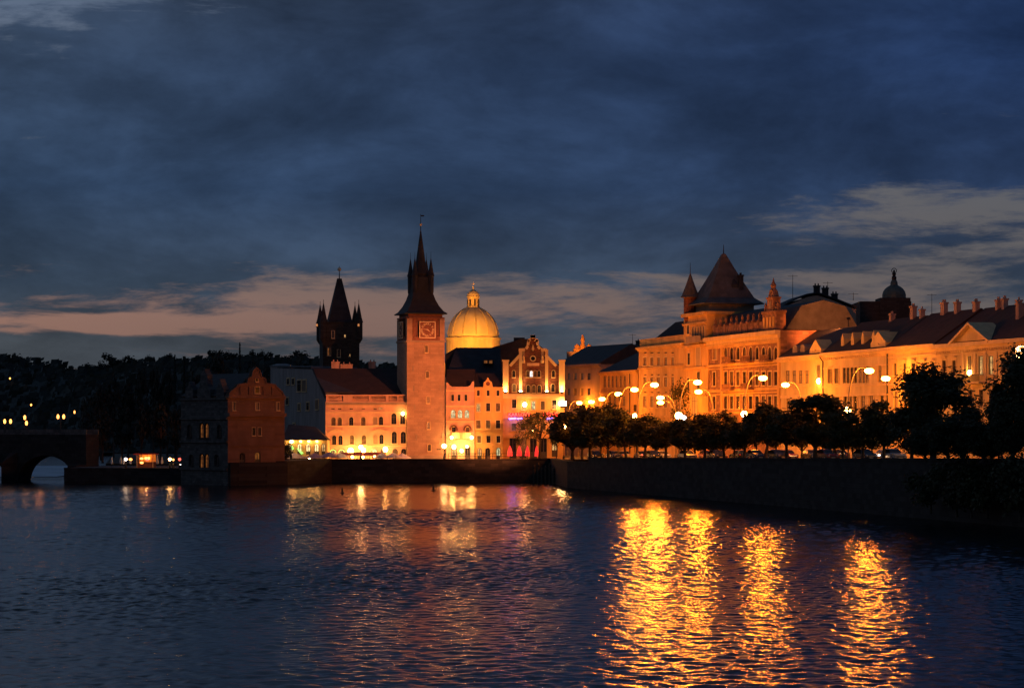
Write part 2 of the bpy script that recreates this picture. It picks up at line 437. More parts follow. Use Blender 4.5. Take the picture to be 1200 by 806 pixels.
def gable_roof(root, f, u0, u1, ze, zr, depth, mat='roof', ov=0.6, back=None, hip0=0.0, hip1=0.0, th=0.25):
    mb = MB(); r = depth / 2
    v = [f.pt(u0, ze, ov), f.pt(u1, ze, ov), f.pt(u1 - hip1, zr, -r), f.pt(u0 + hip0, zr, -r), f.pt(u1, ze, -depth - ov), f.pt(u0, ze, -depth - ov)]
    lo = [(p[0], p[1], p[2] - th) for p in (v[0], v[1], v[4], v[5])]
    mb.add(v + lo, [(0, 1, 2, 3), (4, 5, 3, 2), (1, 4, 2), (5, 0, 3), (6, 7, 1, 0), (7, 8, 4, 1), (8, 9, 5, 4), (9, 6, 0, 5), (9, 8, 7, 6)])
    return mb.build('roof', mat, root)
def chimney(roof, x, y, z0, z1, w=1.0, d=0.8, rot=0.0, mat='brickstack', pots=2):
    mb = MB(); c, s = math.cos(rot), math.sin(rot)
    def q(a, b): return [(x + c * i * a - s * j * b, y + s * i * a + c * j * b) for i, j in ((-1, -1), (1, -1), (1, 1), (-1, 1))]
    mb.hexa(q(w / 2, d / 2), z0, z1 - 0.25); mb.hexa(q(w / 2 + 0.1, d / 2 + 0.1), z1 - 0.245, z1)
    for i in range(pots):
        t = (i + 0.5) / pots - 0.5
        mb.lathe([(0.14, 0), (0.11, 0.4)], 8, (x + c * t * w, y + s * t * w, z1))
    return mb.build('chimney', mat, roof)
def antenna(x, y, z0, z1, label):
    mb = MB().tube([(x, y, z0), (x, y, z1)], [0.06, 0.04], 5)
    hgt = z1 - z0
    mb.tube([(x - 0.9, y, z1 - 0.25), (x + 0.9, y, z1 - 0.25)], 0.03, 4)
    for i in range(5): mb.tube([(x - 0.8 + i * 0.4, y - 0.4, z1 - 0.25), (x - 0.8 + i * 0.4, y + 0.4, z1 - 0.25)], 0.02, 4)
    return tag(mb.build('roof_antenna', 'iron', origin=(x, y, z0)), label, 'antenna', 'aerials on the roofs')
def Wn(xs, y, w, h, fl='', pane='glass'): return [(x, y, w, h, fl, pane) for x in xs]

# ------------------------------------------------------------------ world, sun, camera
def build_world():
    w = bpy.data.worlds.new("World"); C_ = bpy.context.scene; C_.world = w; w.use_nodes = True
    nt = w.node_tree; N, L = nt.nodes, nt.links
    for n in list(N): N.remove(n)
    out = N.new('ShaderNodeOutputWorld'); bg = N.new('ShaderNodeBackground'); L.new(bg.outputs[0], out.inputs[0])
    sky = N.new('ShaderNodeTexSky'); sky.sky_type = 'NISHITA'; sky.sun_disc = False
    sky.sun_elevation = R(-3.0); sky.sun_rotation = R(-48)
    tc = N.new('ShaderNodeTexCoord'); sp = N.new('ShaderNodeSeparateXYZ'); L.new(tc.outputs['Generated'], sp.inputs[0])
    def math_(op, a, b=None, c=None, clamp=False):
        n = N.new('ShaderNodeMath'); n.operation = op; n.use_clamp = clamp
        for i, v in enumerate((a, b, c)):
            if v is None: continue
            if isinstance(v, (int, float)): n.inputs[i].default_value = v
            else: L.new(v, n.inputs[i])
        return n.outputs[0]
    az = math_('ARCTAN2', sp.outputs['X'], sp.outputs['Y'])
    el = math_('ARCSINE', sp.outputs['Z'])
    def ramp(fac, stops, interp='LINEAR'):
        r = N.new('ShaderNodeValToRGB'); r.color_ramp.interpolation = interp
        e = r.color_ramp.elements
        while len(e) < len(stops): e.new(0.5)
        for i, (p, c) in enumerate(stops):
            e[i].position = p
            e[i].color = rgba(c) if hasattr(c, '__len__') else (c, c, c, 1)
        L.new(fac, r.inputs['Fac']); return r.outputs['Color']
    def noise(vec, scale, detail, rough=0.55, dist=0.0):
        n = N.new('ShaderNodeTexNoise'); n.inputs['Scale'].default_value = scale; n.inputs['Detail'].default_value = detail
        n.inputs['Roughness'].default_value = rough; n.inputs['Distortion'].default_value = dist
        L.new(vec, n.inputs['Vector']); return n.outputs['Fac']
    def vec(sx, sy, ox=0.0, oz=0.0):
        c = N.new('ShaderNodeCombineXYZ')
        L.new(math_('MULTIPLY_ADD', az, sx, ox), c.inputs['X']); L.new(math_('MULTIPLY_ADD', el, sy, 0.0), c.inputs['Y']); c.inputs['Z'].default_value = oz
        return c.outputs[0]
    def mix(f, a, b, mode='MIX'):
        m = N.new('ShaderNodeMixRGB'); m.blend_type = mode
        for s_, v in ((m.inputs['Fac'], f), (m.inputs['Color1'], a), (m.inputs['Color2'], b)):
            if isinstance(v, (int, float)): s_.default_value = v
            elif hasattr(v, '__len__'): s_.default_value = rgba(v)
            else: L.new(v, s_)
        return m.outputs['Color']
    E = math_('MULTIPLY', el, 1 / 0.20, clamp=True)      # 0 at the horizon, 1 at 11.5 degrees
    side = math_('MULTIPLY_ADD', az, 1 / 0.44, 0.5, clamp=True)   # 0 north-west, 1 north-east
    # clear sky seen through the gaps
    clear_w = ramp(E, [(0.0, (.19, .11, .09)), (0.12, (.26, .138, .105)), (0.24, (.31, .17, .13)), (0.34, (.21, .15, .13)), (0.6, (.13, .145, .17)), (1.0, (.11, .165, .27))])
    clear_e = ramp(E, [(0.0, (.085, .075, .075)), (0.25, (.125, .110, .108)), (0.5, (.118, .12, .13)), (0.7, (.09, .105, .14)), (1.0, (.05, .075, .14))])
    clear = mix(side, clear_w, clear_e)
    clear = mix(1.0, clear, mix(0.004, (0, 0, 0), sky.outputs[0]), 'ADD')
    # cloud decks
    dk_w = ramp(E, [(0.0, (.050, .058, .070)), (0.18, (.052, .062, .074)), (0.3, (.037, .058, .092)), (0.5, (.028, .053, .104)), (0.75, (.028, .048, .088)), (1.0, (.038, .056, .088))])
    dk_e = ramp(E, [(0.0, (.052, .056, .070)), (0.3, (.037, .054, .086)), (0.5, (.019, .037, .088)), (0.75, (.013, .030, .086)), (1.0, (.0135, .032, .094))])
    deck = mix(side, dk_w, dk_e)
    tex = noise(vec(9, 19, 3.1), 1.0, 10, 0.62, 0.3)
    tex2 = noise(vec(26, 58, 1.7, 4.0), 1.0, 8, 0.6, 0.3)
    mod = math_('ADD', math_('MULTIPLY', tex, 1.25), math_('MULTIPLY', tex2, 0.45))
    deck = mix(1.0, deck, ramp(math_('MULTIPLY', mod, 0.6), [(0.36, .66), (0.5, 1.0), (0.64, 1.5)]), 'MULTIPLY')
    # openness of the cloud: bands near the horizon, wider to the east, ragged edges
    open_w = ramp(E, [(0.0, .50), (0.115, .56), (0.135, .34), (0.185, .37), (0.205, .54), (0.225, .58), (0.245, .43), (0.33, .38), (0.42, .24), (0.56, .22), (0.595, .36), (0.63, .20), (0.74, .26), (0.80, .46), (0.87, .57), (1.0, .48)])
    open_c = ramp(E, [(0.0, .48), (0.15, .47), (0.21, .47), (0.27, .51), (0.31, .48), (0.35, .33), (0.42, .16), (0.6, .08), (1.0, .04)])
    open_e = ramp(E, [(0.0, .50), (0.2, .50), (0.28, .46), (0.36, .47), (0.43, .52), (0.49, .47), (0.58, .30), (0.8, .10), (1.0, .04)])
    opn = mix(ramp(side, [(0.08, 0.0), (0.48, 1.0)]), open_w, open_c)
    opn = mix(ramp(side, [(0.58, 0.0), (0.85, 1.0)]), opn, open_e)
    n1 = noise(vec(9, 52, 11.3, 2.0), 1.0, 10, 0.66, 0.3)
    n2 = noise(vec(30, 150, 5.3, 7.0), 1.0, 8, 0.65, 0.3)
    nn = math_('ADD', math_('MULTIPLY', n1, 0.78), math_('MULTIPLY', n2, 0.30))
    gap = ramp(math_('ADD', nn, opn), [(0.0, 0), (0.93, 0), (1.16, 1)], 'EASE')
    # ramp inputs clamp at 1, so halve
    gap = ramp(math_('MULTIPLY', math_('ADD', nn, opn), 0.5), [(0.0, 0), (0.472, 0), (0.55, 1)], 'EASE')
    colr = mix(math_('MULTIPLY', gap, 0.9), deck, clear)
    up = math_('MULTIPLY', math_('SUBTRACT', el, 0.2), 1.2, clamp=True)
    colr = mix(up, colr, (.020, .040, .078))
    L.new(colr, bg.inputs['Color']); bg.inputs['Strength'].default_value = 1.0
build_world()
sd = bpy.data.lights.new('dusk_sun', 'SUN'); sd.energy = 0.02; sd.angle = R(12); sd.color = (1.0, 0.72, 0.6)
so = bpy.data.objects.new('dusk_sun', sd); C.objects.link(so)
so.rotation_euler = Vector((math.sin(R(48)), -math.cos(R(48)), -0.05)).to_track_quat('-Z', 'Y').to_euler()
cd = bpy.data.cameras.new('camera'); cam = bpy.data.objects.new('camera', cd); C.objects.link(cam)
cam.location = (0, 0, H); cam.rotation_euler = (R(90), 0, 0)
cd.sensor_width = 36; cd.lens = 36 * F / 1200; cd.shift_y = 100 / 1200; cd.clip_start = 1; cd.clip_end = 9000
sc = bpy.context.scene; sc.camera = cam
sc.view_settings.view_transform = 'Standard'; sc.view_settings.look = 'None'; sc.view_settings.gamma = 1.0; sc.view_settings.exposure = 0.0
sc.view_settings.use_curve_mapping = False
cy = sc.cycles
cy.max_bounces = 5; cy.diffuse_bounces = 2; cy.glossy_bounces = 3; cy.transmission_bounces = 2; cy.sample_clamp_indirect = 4; cy.sample_clamp_direct = 0
cy.use_denoising = True; cy.caustics_reflective = False; cy.caustics_refractive = False

# ------------------------------------------------------------------ water, ground, hill
def water():
    m, nt, b = nodes_of('river_water'); N, L = nt.nodes, nt.links
    b.inputs['Base Color'].default_value = (0.006, 0.010, 0.014, 1); setin(b, Roughness=0.16, IOR=1.26)
    tc = N.new('ShaderNodeTexCoord')
    def nz(scale, st, det, ro=0.5):
        mp = N.new('ShaderNodeMapping'); mp.inputs['Scale'].default_value = st; mp.inputs['Rotation'].default_value = (0, 0, R(5))
        L.new(tc.outputs['Object'], mp.inputs['Vector'])
        n = N.new('ShaderNodeTexNoise'); n.inputs['Scale'].default_value = scale; n.inputs['Detail'].default_value = det; n.inputs['Roughness'].default_value = ro
        n.inputs['Distortion'].default_value = 0.4
        L.new(mp.outputs[0], n.inputs['Vector']); return n.outputs['Fac']
    a = nz(2.4, (1, 0.85, 1), 4, 0.55); c = nz(0.9, (1, 0.8, 1), 2); d = nz(0.02, (1, 0.5, 1), 3)
    def mth(op, x, y):
        n = N.new('ShaderNodeMath'); n.operation = op
        for i, v in enumerate((x, y)):
            if isinstance(v, (int, float)): n.inputs[i].default_value = v
            else: L.new(v, n.inputs[i])
        return n.outputs[0]
    gust = N.new('ShaderNodeMapRange'); gust.inputs['From Min'].default_value = 0.35; gust.inputs['From Max'].default_value = 0.65
    gust.inputs['To Min'].default_value = 0.55; gust.inputs['To Max'].default_value = 1.15
    L.new(d, gust.inputs['Value'])
    hgt = mth('ADD', mth('MULTIPLY', mth('MULTIPLY', a, gust.outputs[0]), 0.02), mth('MULTIPLY', c, 0.02))
    bp = N.new('ShaderNodeBump'); bp.inputs['Strength'].default_value = 1.0; bp.inputs['Distance'].default_value = 1.0
    L.new(hgt, bp.inputs['Height']); L.new(bp.outputs['Normal'], b.inputs['Normal'])
    # wind waves: a sum of random-phase sine waves, finer where the water is near
    import numpy as np
    rg = np.random.default_rng(12); n = 90
    lam = np.exp(rg.uniform(np.log(0.42), np.log(2.3), n)); th = rg.normal(R(80), R(55), n); ph = rg.uniform(0, 2 * np.pi, n)
    amp = WAVE * lam / (2 * np.pi); kx = 2 * np.pi / lam * np.cos(th); ky = 2 * np.pi / lam * np.sin(th)
    n2 = 50      # cross ripples, crests along the current
    lam = np.concatenate([lam, np.exp(rg.uniform(np.log(0.45), np.log(1.6), n2))]); th = np.concatenate([th, rg.normal(R(5), R(22), n2)]); ph = np.concatenate([ph, rg.uniform(0, 2 * np.pi, n2)])
    n += n2; amp = WAVE * lam / (2 * np.pi); kx = 2 * np.pi / lam * np.cos(th); ky = 2 * np.pi / lam * np.sin(th)
    V, Q, base = [], [], 0
    for x0, x1, y0, y1, st in ((-56, 62, 80, 170, .13), (-88, 78, 170, 300, .24), (-125, 52, 300, 470, .46), (-260, -52, 470, 900, 1.6)):
        xs = np.linspace(x0, x1, int((x1 - x0) / st)); ys = np.linspace(y0, y1, int((y1 - y0) / st))
        X, Y = np.meshgrid(xs, ys); Z = np.zeros_like(X)
        for i in range(n):
            if lam[i] > 2.2 * st: Z += amp[i] * np.sin(kx[i] * X + ky[i] * Y + ph[i])
        gust = 1 + .35 * np.sin(X * .045 + 1.3 * np.sin(Y * .021)) * np.sin(Y * .037 + 2 * np.sin(X * .017)) + .25 * np.sin(X * .11 - Y * .06)
        Z = Z * gust; Z = Z + 1.2 * Z * np.abs(Z)
        V.append(np.stack([X.ravel(), Y.ravel(), Z.ravel()], 1))
        r, c_ = X.shape; idx = np.arange(r * c_).reshape(r, c_) + base
        Q.append(np.stack([idx[:-1, :-1], idx[:-1, 1:], idx[1:, 1:], idx[1:, :-1]], -1).reshape(-1, 4)); base += r * c_
    V.append(np.array([(-900, 5, -.45), (260, 5, -.45), (260, 915, -.45), (-900, 915, -.45)], float)); Q.append(np.array([[base, base + 1, base + 2, base + 3]]))
    V = np.concatenate(V).astype(np.float32); Q = np.concatenate(Q).astype(np.int32)
    me = bpy.data.meshes.new('water'); me.vertices.add(len(V)); me.vertices.foreach_set('co', V.ravel())
    me.loops.add(Q.size); me.loops.foreach_set('vertex_index', Q.ravel()); me.polygons.add(len(Q))
    me.polygons.foreach_set('loop_start', np.arange(0, Q.size, 4, dtype=np.int32))
    me.polygons.foreach_set('use_smooth', np.ones(len(Q), dtype=bool)); me.update(calc_edges=True); me.materials.append(m)
    o = bpy.data.objects.new('water', me); C.objects.link(o)
    return struct(o)
WAVE = 0.0125
water()

def weir():
    m, nt, b = nodes_of('white_water'); setin(b, Roughness=0.7)
    no, rp, _ = noise_col(nt, b, (.62, .66, .7), .45, .5, 6, (.35, 1, 1))
    mb = MB(); n = 24
    for i in range(n):
        x0, x1 = -230 + i * 5.6, -230 + (i + 1) * 5.6
        w0, w1 = 3 * math.sin(i * .9), 3 * math.sin((i + 1) * .9)
        mb.add([(x0, 500 + w0, .1), (x1, 500 + w1, .1), (x1, 606, .8), (x0, 606, .8)], [(0, 1, 2, 3)]); mb.add([(x0, 606, .8), (x1, 606, .8), (x1, 616, .03), (x0, 616, .03)], [(0, 1, 2, 3)])
    o = mb.build('weir_foam', m); o['kind'] = 'stuff'; o['label'] = 'pale broken water on the weir beyond the bridge arch'
weir()
def ground():
    mb = MB()
    rows = [60, 120, 200, 260, 320, 370, 397]
    L_ = [(edge(y) + 0.9, y) for y in rows] + [(11.5, 410), (8.2, 452.5)]
    for (x0, y0), (x1, y1) in zip(L_[:-1], L_[1:]):
        mb.add([(x0, y0, zg(y0)), (400, y0, zg(y0)), (400, y1, zg(y1)), (x1, y1, zg(y1))], [(0, 1, 2, 3)])
    y = [452.5, 480, 700, 1200]
    for y0, y1 in zip(y[:-1], y[1:]):
        mb.add([(-54, y0, zg(y0)), (500, y0, zg(y0)), (500, y1, zg(y1)), (-54, y1, zg(y1))], [(0, 1, 2, 3)])
    struct(mb.build('ground', 'paving'))
    # carriageway of the embankment street, a step below the pavements
    rd = MB(); off0, off1 = 12.5, 27.0
    ys = [60, 200, 300, 397]
    pts = [(edge(v) + off0, edge(v) + off1, v) for v in ys] + [(15.5, 29.5, 425), (11.5, 25, 470), (8, 21, 540), (4, 18, 640)]
    for (a0, b0, y0), (a1, b1, y1) in zip(pts[:-1], pts[1:]):
        rd.add([(a0, y0, zg(y0) + .006), (b0, y0, zg(y0) + .006), (b1, y1, zg(y1) + .006), (a1, y1, zg(y1) + .006)], [(0, 1, 2, 3)])
    struct(rd.build('road', 'asphalt'))
    kb = MB()
    for side in (0, 1):
        for p, q in zip(pts[:-1], pts[1:]):
            sgn = -0.35 if side == 0 else 0.35
            kb.hexa([(p[side], p[2]), (p[side] + sgn, p[2]), (q[side] + sgn, q[2]), (q[side], q[2])], 3.0, 3.1)
            n = len(kb.v)
            for i, yy in enumerate((p[2], p[2], q[2], q[2])):
                v = kb.v[n - 8 + i]; kb.v[n - 8 + i] = (v[0], v[1], zg(yy) - .1)
                v = kb.v[n - 4 + i]; kb.v[n - 4 + i] = (v[0], v[1], zg(yy) + .13)
    struct(kb.build('kerb', 'trim'))
    mk = MB()
    for y0 in range(210, 640, 9):
        def mid(v):
            for p, q in zip(pts[:-1], pts[1:]):
                if p[2] <= v <= q[2]:
                    t = (v - p[2]) / (q[2] - p[2]); return (p[0] + p[1]) / 2 * (1 - t) + (q[0] + q[1]) / 2 * t
            return 0
        if y0 + 3 > 640: continue
        x0, x1 = mid(y0), mid(y0 + 3)
        mk.add([(x0, y0, zg(y0) + .011), (x0 + .15, y0, zg(y0) + .011), (x1 + .15, y0 + 3, zg(y0 + 3) + .011), (x1, y0 + 3, zg(y0 + 3) + .011)], [(0, 1, 2, 3)])
    struct(mk.build('road_markings', 'white'))
    fg = MB(); fg.add([(-900, 905, 1.2), (-300, 905, 1.2), (-140, 905, 1.2), (-54, 690, 3.0), (500, 690, 1.1), (2500, 690, 1.0), (2500, 5200, 1.0), (-2500, 5200, 1.0), (-2500, 905, 1.0)], [tuple(range(9))])
    struct(fg.build('far_ground', 'soil'))
ground()
def hillh(x):   # crest height (m) of the hill at Y=1500 against photo column
    px = 600 + x * F / 1500
    k = [(-400, 395), (-60, 424), (0, 431), (60, 442), (95, 446), (160, 433), (240, 431), (360, 432), (430, 438), (490, 446), (560, 462), (680, 480), (900, 492), (1500, 500)]
    for (a, ya), (b, yb) in zip(k[:-1], k[1:]):
        if a <= px <= b:
            t = (px - a) / (b - a); t = t * t * (3 - 2 * t)
            return Zp(ya + (yb - ya) * t, 1500)
    return 10 if px > 0 else Zp(395, 1500)
def hill():
    mb = MB(); nx, ny = 90, 14
    for j in range(ny + 1):
        for i in range(nx + 1):
            x = -700 + 1100 * i / nx; t = j / ny; y = 900 + 900 * t
            pr = math.sin(min(1, t / 0.667) * math.pi / 2) if t < 0.667 else math.cos((t - 0.667) / 0.333 * math.pi / 2)
            mb.v.append((x * (0.75 + 0.25 * t), y, -1 + (hillh(x) + 1) * max(0, pr) + random.uniform(-1, 1) * (0 if j in (0, ny) else 1)))
    for j in range(ny):
        for i in range(nx):
            a = j * (nx + 1) + i; mb.f.append((a, a + 1, a + nx + 2, a + nx + 1)); mb.m.append(0)
    struct(mb.build('hill', 'soil', smooth=True))
hill()

# ------------------------------------------------------------------ embankment walls
def wall_run(name, label, pts, ztop, th=0.9, cap=True, zb=-2.0):
    x0, y0 = pts[0]
    r = thing(name, label, 'wall', (x0, y0, zb))
    body, cp = MB(), MB()
    for (p, q) in zip(pts[:-1], pts[1:]):
        p, q = Vector(p), Vector(q); d = (q - p).normalized(); n = Vector((-d.y, d.x)) * th
        z0, z1 = ztop(p.y), ztop(q.y)
        def pr(mb, a, b, lo, h0, h1, o):
            k = [a - n.normalized() * o, b - n.normalized() * o, b + n, a + n]
            zz = [h0, h1, h1, h0]
            zl = [lo if lo is not None else 0] * 4
            if lo is None: zl = [z0 - 0.001, z1 - 0.001, z1 - 0.001, z0 - 0.001]
            mb.add([(v.x, v.y, z) for v, z in zip(k, zl)] + [(v.x, v.y, z) for v, z in zip(k, zz)], [(3, 2, 1, 0), (4, 5, 6, 7), (0, 1, 5, 4), (1, 2, 6, 5), (2, 3, 7, 6), (3, 0, 4, 7)])
        pr(body, p, q, zb, z0 - .25, z1 - .25, 0.0)
        z0 -= 0.245; z1 -= 0.245
        pr(cp, p, q, None, z0 + .25, z1 + .25, 0.12)
    body.build('wall_face', 'stone', r); cp.build('coping', 'stone', r)
    return r
wt = lambda Y: zg(Y) + 0.35
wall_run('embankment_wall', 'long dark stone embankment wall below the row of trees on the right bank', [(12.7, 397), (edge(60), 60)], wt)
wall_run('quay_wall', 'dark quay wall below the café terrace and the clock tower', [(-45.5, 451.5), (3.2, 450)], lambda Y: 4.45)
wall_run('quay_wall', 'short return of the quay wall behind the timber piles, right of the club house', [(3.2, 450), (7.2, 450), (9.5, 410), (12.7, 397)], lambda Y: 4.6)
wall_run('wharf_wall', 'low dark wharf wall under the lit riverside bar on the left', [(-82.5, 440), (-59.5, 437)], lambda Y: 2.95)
mbw = MB(); mbw.hexa([(-82.4, 440.6), (-59.4, 437.6), (-56, 470), (-80, 475)], -2, 2.9); struct(mbw.build('pavement', 'paving'))
mbg = MB(); mbg.hexa([(-80, 470.5), (-54, 466), (-54, 640), (-110, 660)], -2, 3.3); struct(mbg.build('terrain', 'soil'))
# railing along the edge of the lit quay
def railing(name, label, a, b, z, h=1.0, step=1.6):
    r = thing(name, label, 'railing', (a[0], a[1], z)); a, b = Vector(a), Vector(b)
    n = int((b - a).length / step)
    for k in (0.5, 1.0):
        MB().tube([(a.x, a.y, z + h * k), (b.x, b.y, z + h * k)], 0.04, 5).build('rail', 'iron', r)
    for i in range(n + 1):
        p = a + (b - a) * (i / n)
        MB().tube([(p.x, p.y, z), (p.x, p.y, z + h)], 0.045, 5).build('post', 'iron', r)
railing('quay_railing', 'thin iron railing on the quay edge in front of the club house', (-12, 450.8), (3.0, 450.6), 4.45)
# timber ice guards in front of the quay, and the piles by the lock
for i in range(14):
    px = 626 + i * 4.6; Y = 446.5 - i * 2.0; x = Xp(px, Y)
    h = 3.4 + 0.5 * math.sin(i * 2.1)
    r = thing('timber_pile', 'dark timber pile standing in the water before the quay right of the club house', 'pile', (x, Y, -1.5), 'timber piles at the quay corner')
    MB().lathe([(.24, 0), (.22, 1.5 + h - .2), (.15, 1.5 + h)], 8, (x, Y, -1.5)).build('shaft', 'bark', r)
    MB().lathe([(.26, 0), (.26, .2)], 8, (x, Y, h - 0.7)).build('band', 'iron', r)
for px, py, lab in ((401, 578, 'small dark buoy on the gold reflections below the café'), (508, 575, 'small dark buoy on the water below the clock tower')):
    Y = 10 * F / (py - HOR); x = Xp(px, Y)
    r = thing('river_buoy', lab, 'buoy', (x, Y, -0.3), 'buoys on the river')
    MB().lathe([(.1, -.0), (.36, .15), (.4, .4), (.2, .5)], 12, (x, Y, -.3)).build('float', 'iron', r)
    MB().lathe([(.17, .49), (.15, .95), (.2, 1.0), (.05, 1.3)], 8, (x, Y, -.3)).build('marker', 'iron', r)

# ------------------------------------------------------------------ Right bank terrace
FR = Facade((front(520), 520), (front(240), 240))
GR = 'terrace houses along the embankment street'
def u_(px): return FR.u(px)
CAM_ROT = math.atan2(FR.d.y, FR.d.x)
def zb(px): return zg(FR.Y(px)) - 0.4
# --- house beside the sandstone palace (915..965)
def right_row():
    z = lambda px, py: FR.z(px, py)
    e1 = z(940, 417)
    W1 = Wn((923, 930.5, 938, 945.5), 441.5, 4.6, 15, 'k', 'blind') + Wn((959,), 436, 4.6, 17, 'sk', 'glass') + Wn((924, 932, 940, 948), 476, 4.6, 18, 'sk', 'blind') + Wn((959,), 476, 4.6, 18, 'sk') + Wn((924, 932, 940, 948, 959), 510, 4.6, 17, 'k')
    r = house('town_house', 'cream corner house with a triangular dormer gable, nearest to the sandstone palace', 'house', FR, zb(965), e1, 13, W1, 'cream', GR, u_(914.6), u_(965))
    cornice(r, FR, u_(914.6), u_(965), e1 + .02, 0.8, 0.7)
    string_course(r, FR, u_(914.6), u_(950), z(930, 452), .22, .2); string_course(r, FR, u_(915), u_(965), z(930, 463), .5, .15)
    rf = gable_roof(r, FR, u_(914.6), u_(965), e1 + .03, e1 + 4.6, 13, 'slate', .5)
    # triangular dormer gable, two round dormers
    c = u_(956); g = MB(); g.fpoly(FR, [(c - 2.6, e1 + .1), (c + 2.6, e1 + .1), (c + 2.4, e1 + .9), (c, e1 + 2.5), (c - 2.4, e1 + .9)], -2.5, .1); g.build('dormer_gable', 'cream', rf)
    window(r, FR, c - .22, c + .22, e1 + .7, e1 + 1.3, 'mk')
    for px in (928, 937):
        c = u_(px); g = MB(); g.fpoly(FR, [(c - 1, e1 + .5)] + [(c - math.cos(math.pi * i / 6) * 1, e1 + 1.1 + math.sin(math.pi * i / 6) * .9) for i in range(7)] + [(c + 1, e1 + .5)], -3, -.5); g.build('dormer', 'dim', rf)
    for px in (990, 1003): pass
    MB().tube([FR.pt(u_(965), zb(965), .12), FR.pt(u_(965), e1 - 1.2, .12), FR.pt(u_(964), e1 - .3, .6)], .1, 6).build('downpipe', 'iron', r)
    # --- wide house with oriel band (965..1040)
    e2 = z(1000, 411)
    a, b = u_(965) + .05, u_(1041)
    W2 = Wn((972.8, 980.6), 439.5, 5, 19, 'sk') + Wn((989.2, 993.6, 998, 1002.4), 439.5, 3.7, 19, 'k') + Wn((1008, 1012, 1016), 439, 3.6, 19, 'k', 'blind') + Wn((1031,), 438, 4.6, 19, 'sk', 'blind')
    W2 += Wn((974,), 474, 5, 20, 'sk', 'blind') + Wn((991, 996.5, 1002.5), 474, 4.6, 21, 'sk') + Wn((1011.6, 1021), 474, 5.5, 21, 'sk', 'blind') + Wn((1033.5,), 474, 4.8, 21, 'sk') + Wn((974, 984, 995, 1006, 1018, 1031), 510, 5, 18, 'ka')
    r = house('town_house', 'cream house with a band of windows and four narrow dormers on its roof', 'house', FR, zb(1041), e2, 13, W2, 'cream2', GR, a, b)
    cornice(r, FR, a, b, e2 + .02, .8, .7, dent=.8)
    string_course(r, FR, a, b, z(1000, 429), .18, .12); string_course(r, FR, a, b, z(1000, 451), .25, .2); string_course(r, FR, a, b, z(1000, 462), .3, .25)
    rf = gable_roof(r, FR, a, b, e2 + .03, e2 + 5.0, 13, 'roof', .5)
    for px in (981, 992.5, 1004.5, 1017):
        c = u_(px); zz = e2 + .6
        d = MB(); d.fpoly(FR, [(c - .55, zz), (c + .55, zz), (c + .55, zz + 1.5), (c, zz + 2.4), (c - .55, zz + 1.5)], -4, -.9); dd = d.build('dormer', 'cream', rf)
    c = u_(1030); g = MB(); g.fpoly(FR, [(c - 2.7, e2 + .05), (c + 2.7, e2 + .05), (c + 2.9, e2 + .9), (c, e2 + 2.6), (c - 2.9, e2 + .9)], -3, .15); g.build('dormer_gable', 'cream', rf)
    window(r, FR, c - .22, c + .22, e2 + .8, e2 + 1.4, 'mk')
    for px in (1040.6,): MB().tube([FR.pt(u_(px), zb(1041), .14), FR.pt(u_(px), e2 - .9, .14)], .1, 6).build('downpipe', 'iron', r)
    for px, h, w, n in ((1000, 1.3, 1.2, 2), (1024, 2.6, 1.5, 2), (1034, 1.6, .9, 1)):
        p = FR.pt(u_(px) + .7, 0, -6.2); chimney(rf, p[0], p[1], e2 + 3.6, e2 + 5 + h * .62, w * .7, .7, CAM_ROT, pots=n)
    # --- plain house with red roof (1040..1098)
    e3 = z(1069, 405); a, b = u_(1041) + .05, u_(1098)
    W3 = Wn((1049, 1060, 1070.8, 1082.7, 1093.5), 434, 4, 17, 'shk') + Wn((1050, 1060, 1071, 1083, 1094), 468, 4.4, 19, 'shk', 'blind') + Wn((1050, 1061, 1072, 1083, 1093), 508, 5, 18, 'ka')
    r = house('town_house', 'cream house behind the tall tree top, five windows wide under a long red roof', 'house', FR, zb(1098), e3, 14, W3, 'cream', GR, a, b)
    cornice(r, FR, a, b, e3 + .02, .9, .7); string_course(r, FR, a, b, z(1070, 416), .2, .15); string_course(r, FR, a, b, z(1070, 448), .3, .25)
    rf = gable_roof(r, FR, a, b, e3 + .03, e3 + 5.2, 14, 'roofred', .5)
    for px, h, w, n in ((1056, 2.3, 1.7, 3), (1071, 2.0, 1.4, 2), (1092, 1.6, 1.5, 2)):
        p = FR.pt(u_(px) + .7, 0, -6.6); chimney(rf, p[0], p[1], e3 + 3.6, e3 + 5.2 + h * .62, w * .7, .7, CAM_ROT, pots=n)
    # --- palace with a pediment and balcony (1098..1260)
    e4 = z(1145, 400.5); a, b = u_(1098) + .05, u_(1262)
    lit = [('lit_dim'), ('lit_warm'), ('lit_warm')]
    W4 = Wn((1106.5, 1118), 431, 4.6, 18, 'shk') + [(px, 428, 5.6, 22, 'sk', l) for px, l in zip((1136, 1149.5, 1161.5), lit)] + Wn((1176, 1188), 428, 5, 19, 'shk') + Wn((1203, 1218, 1233, 1248), 426, 5, 19, 'shk')
    W4 += Wn((1106.5, 1118), 467, 4.8, 19, 'sk', 'blind') + Wn((1137.6, 1150, 1162), 466, 5, 19, 'sk') + Wn((1177, 1189, 1204, 1219, 1234, 1249), 466, 5, 19, 'sk') + Wn((1107, 1119, 1138, 1150, 1162, 1177, 1190, 1205, 1220), 508, 5, 18, 'ka')
    r = house('town_palace', 'cream palace with a triangular pediment and an iron balcony, at the right edge', 'house', FR, zb(1262), e4, 15, W4, 'cream', GR, a, b)
    cornice(r, FR, a, b, e4 + .02, 1.0, .85, dent=.7)
    string_course(r, FR, a, b, z(1145, 446), .35, .25); string_course(r, FR, a, b, z(1145, 412.5), .2, .15)
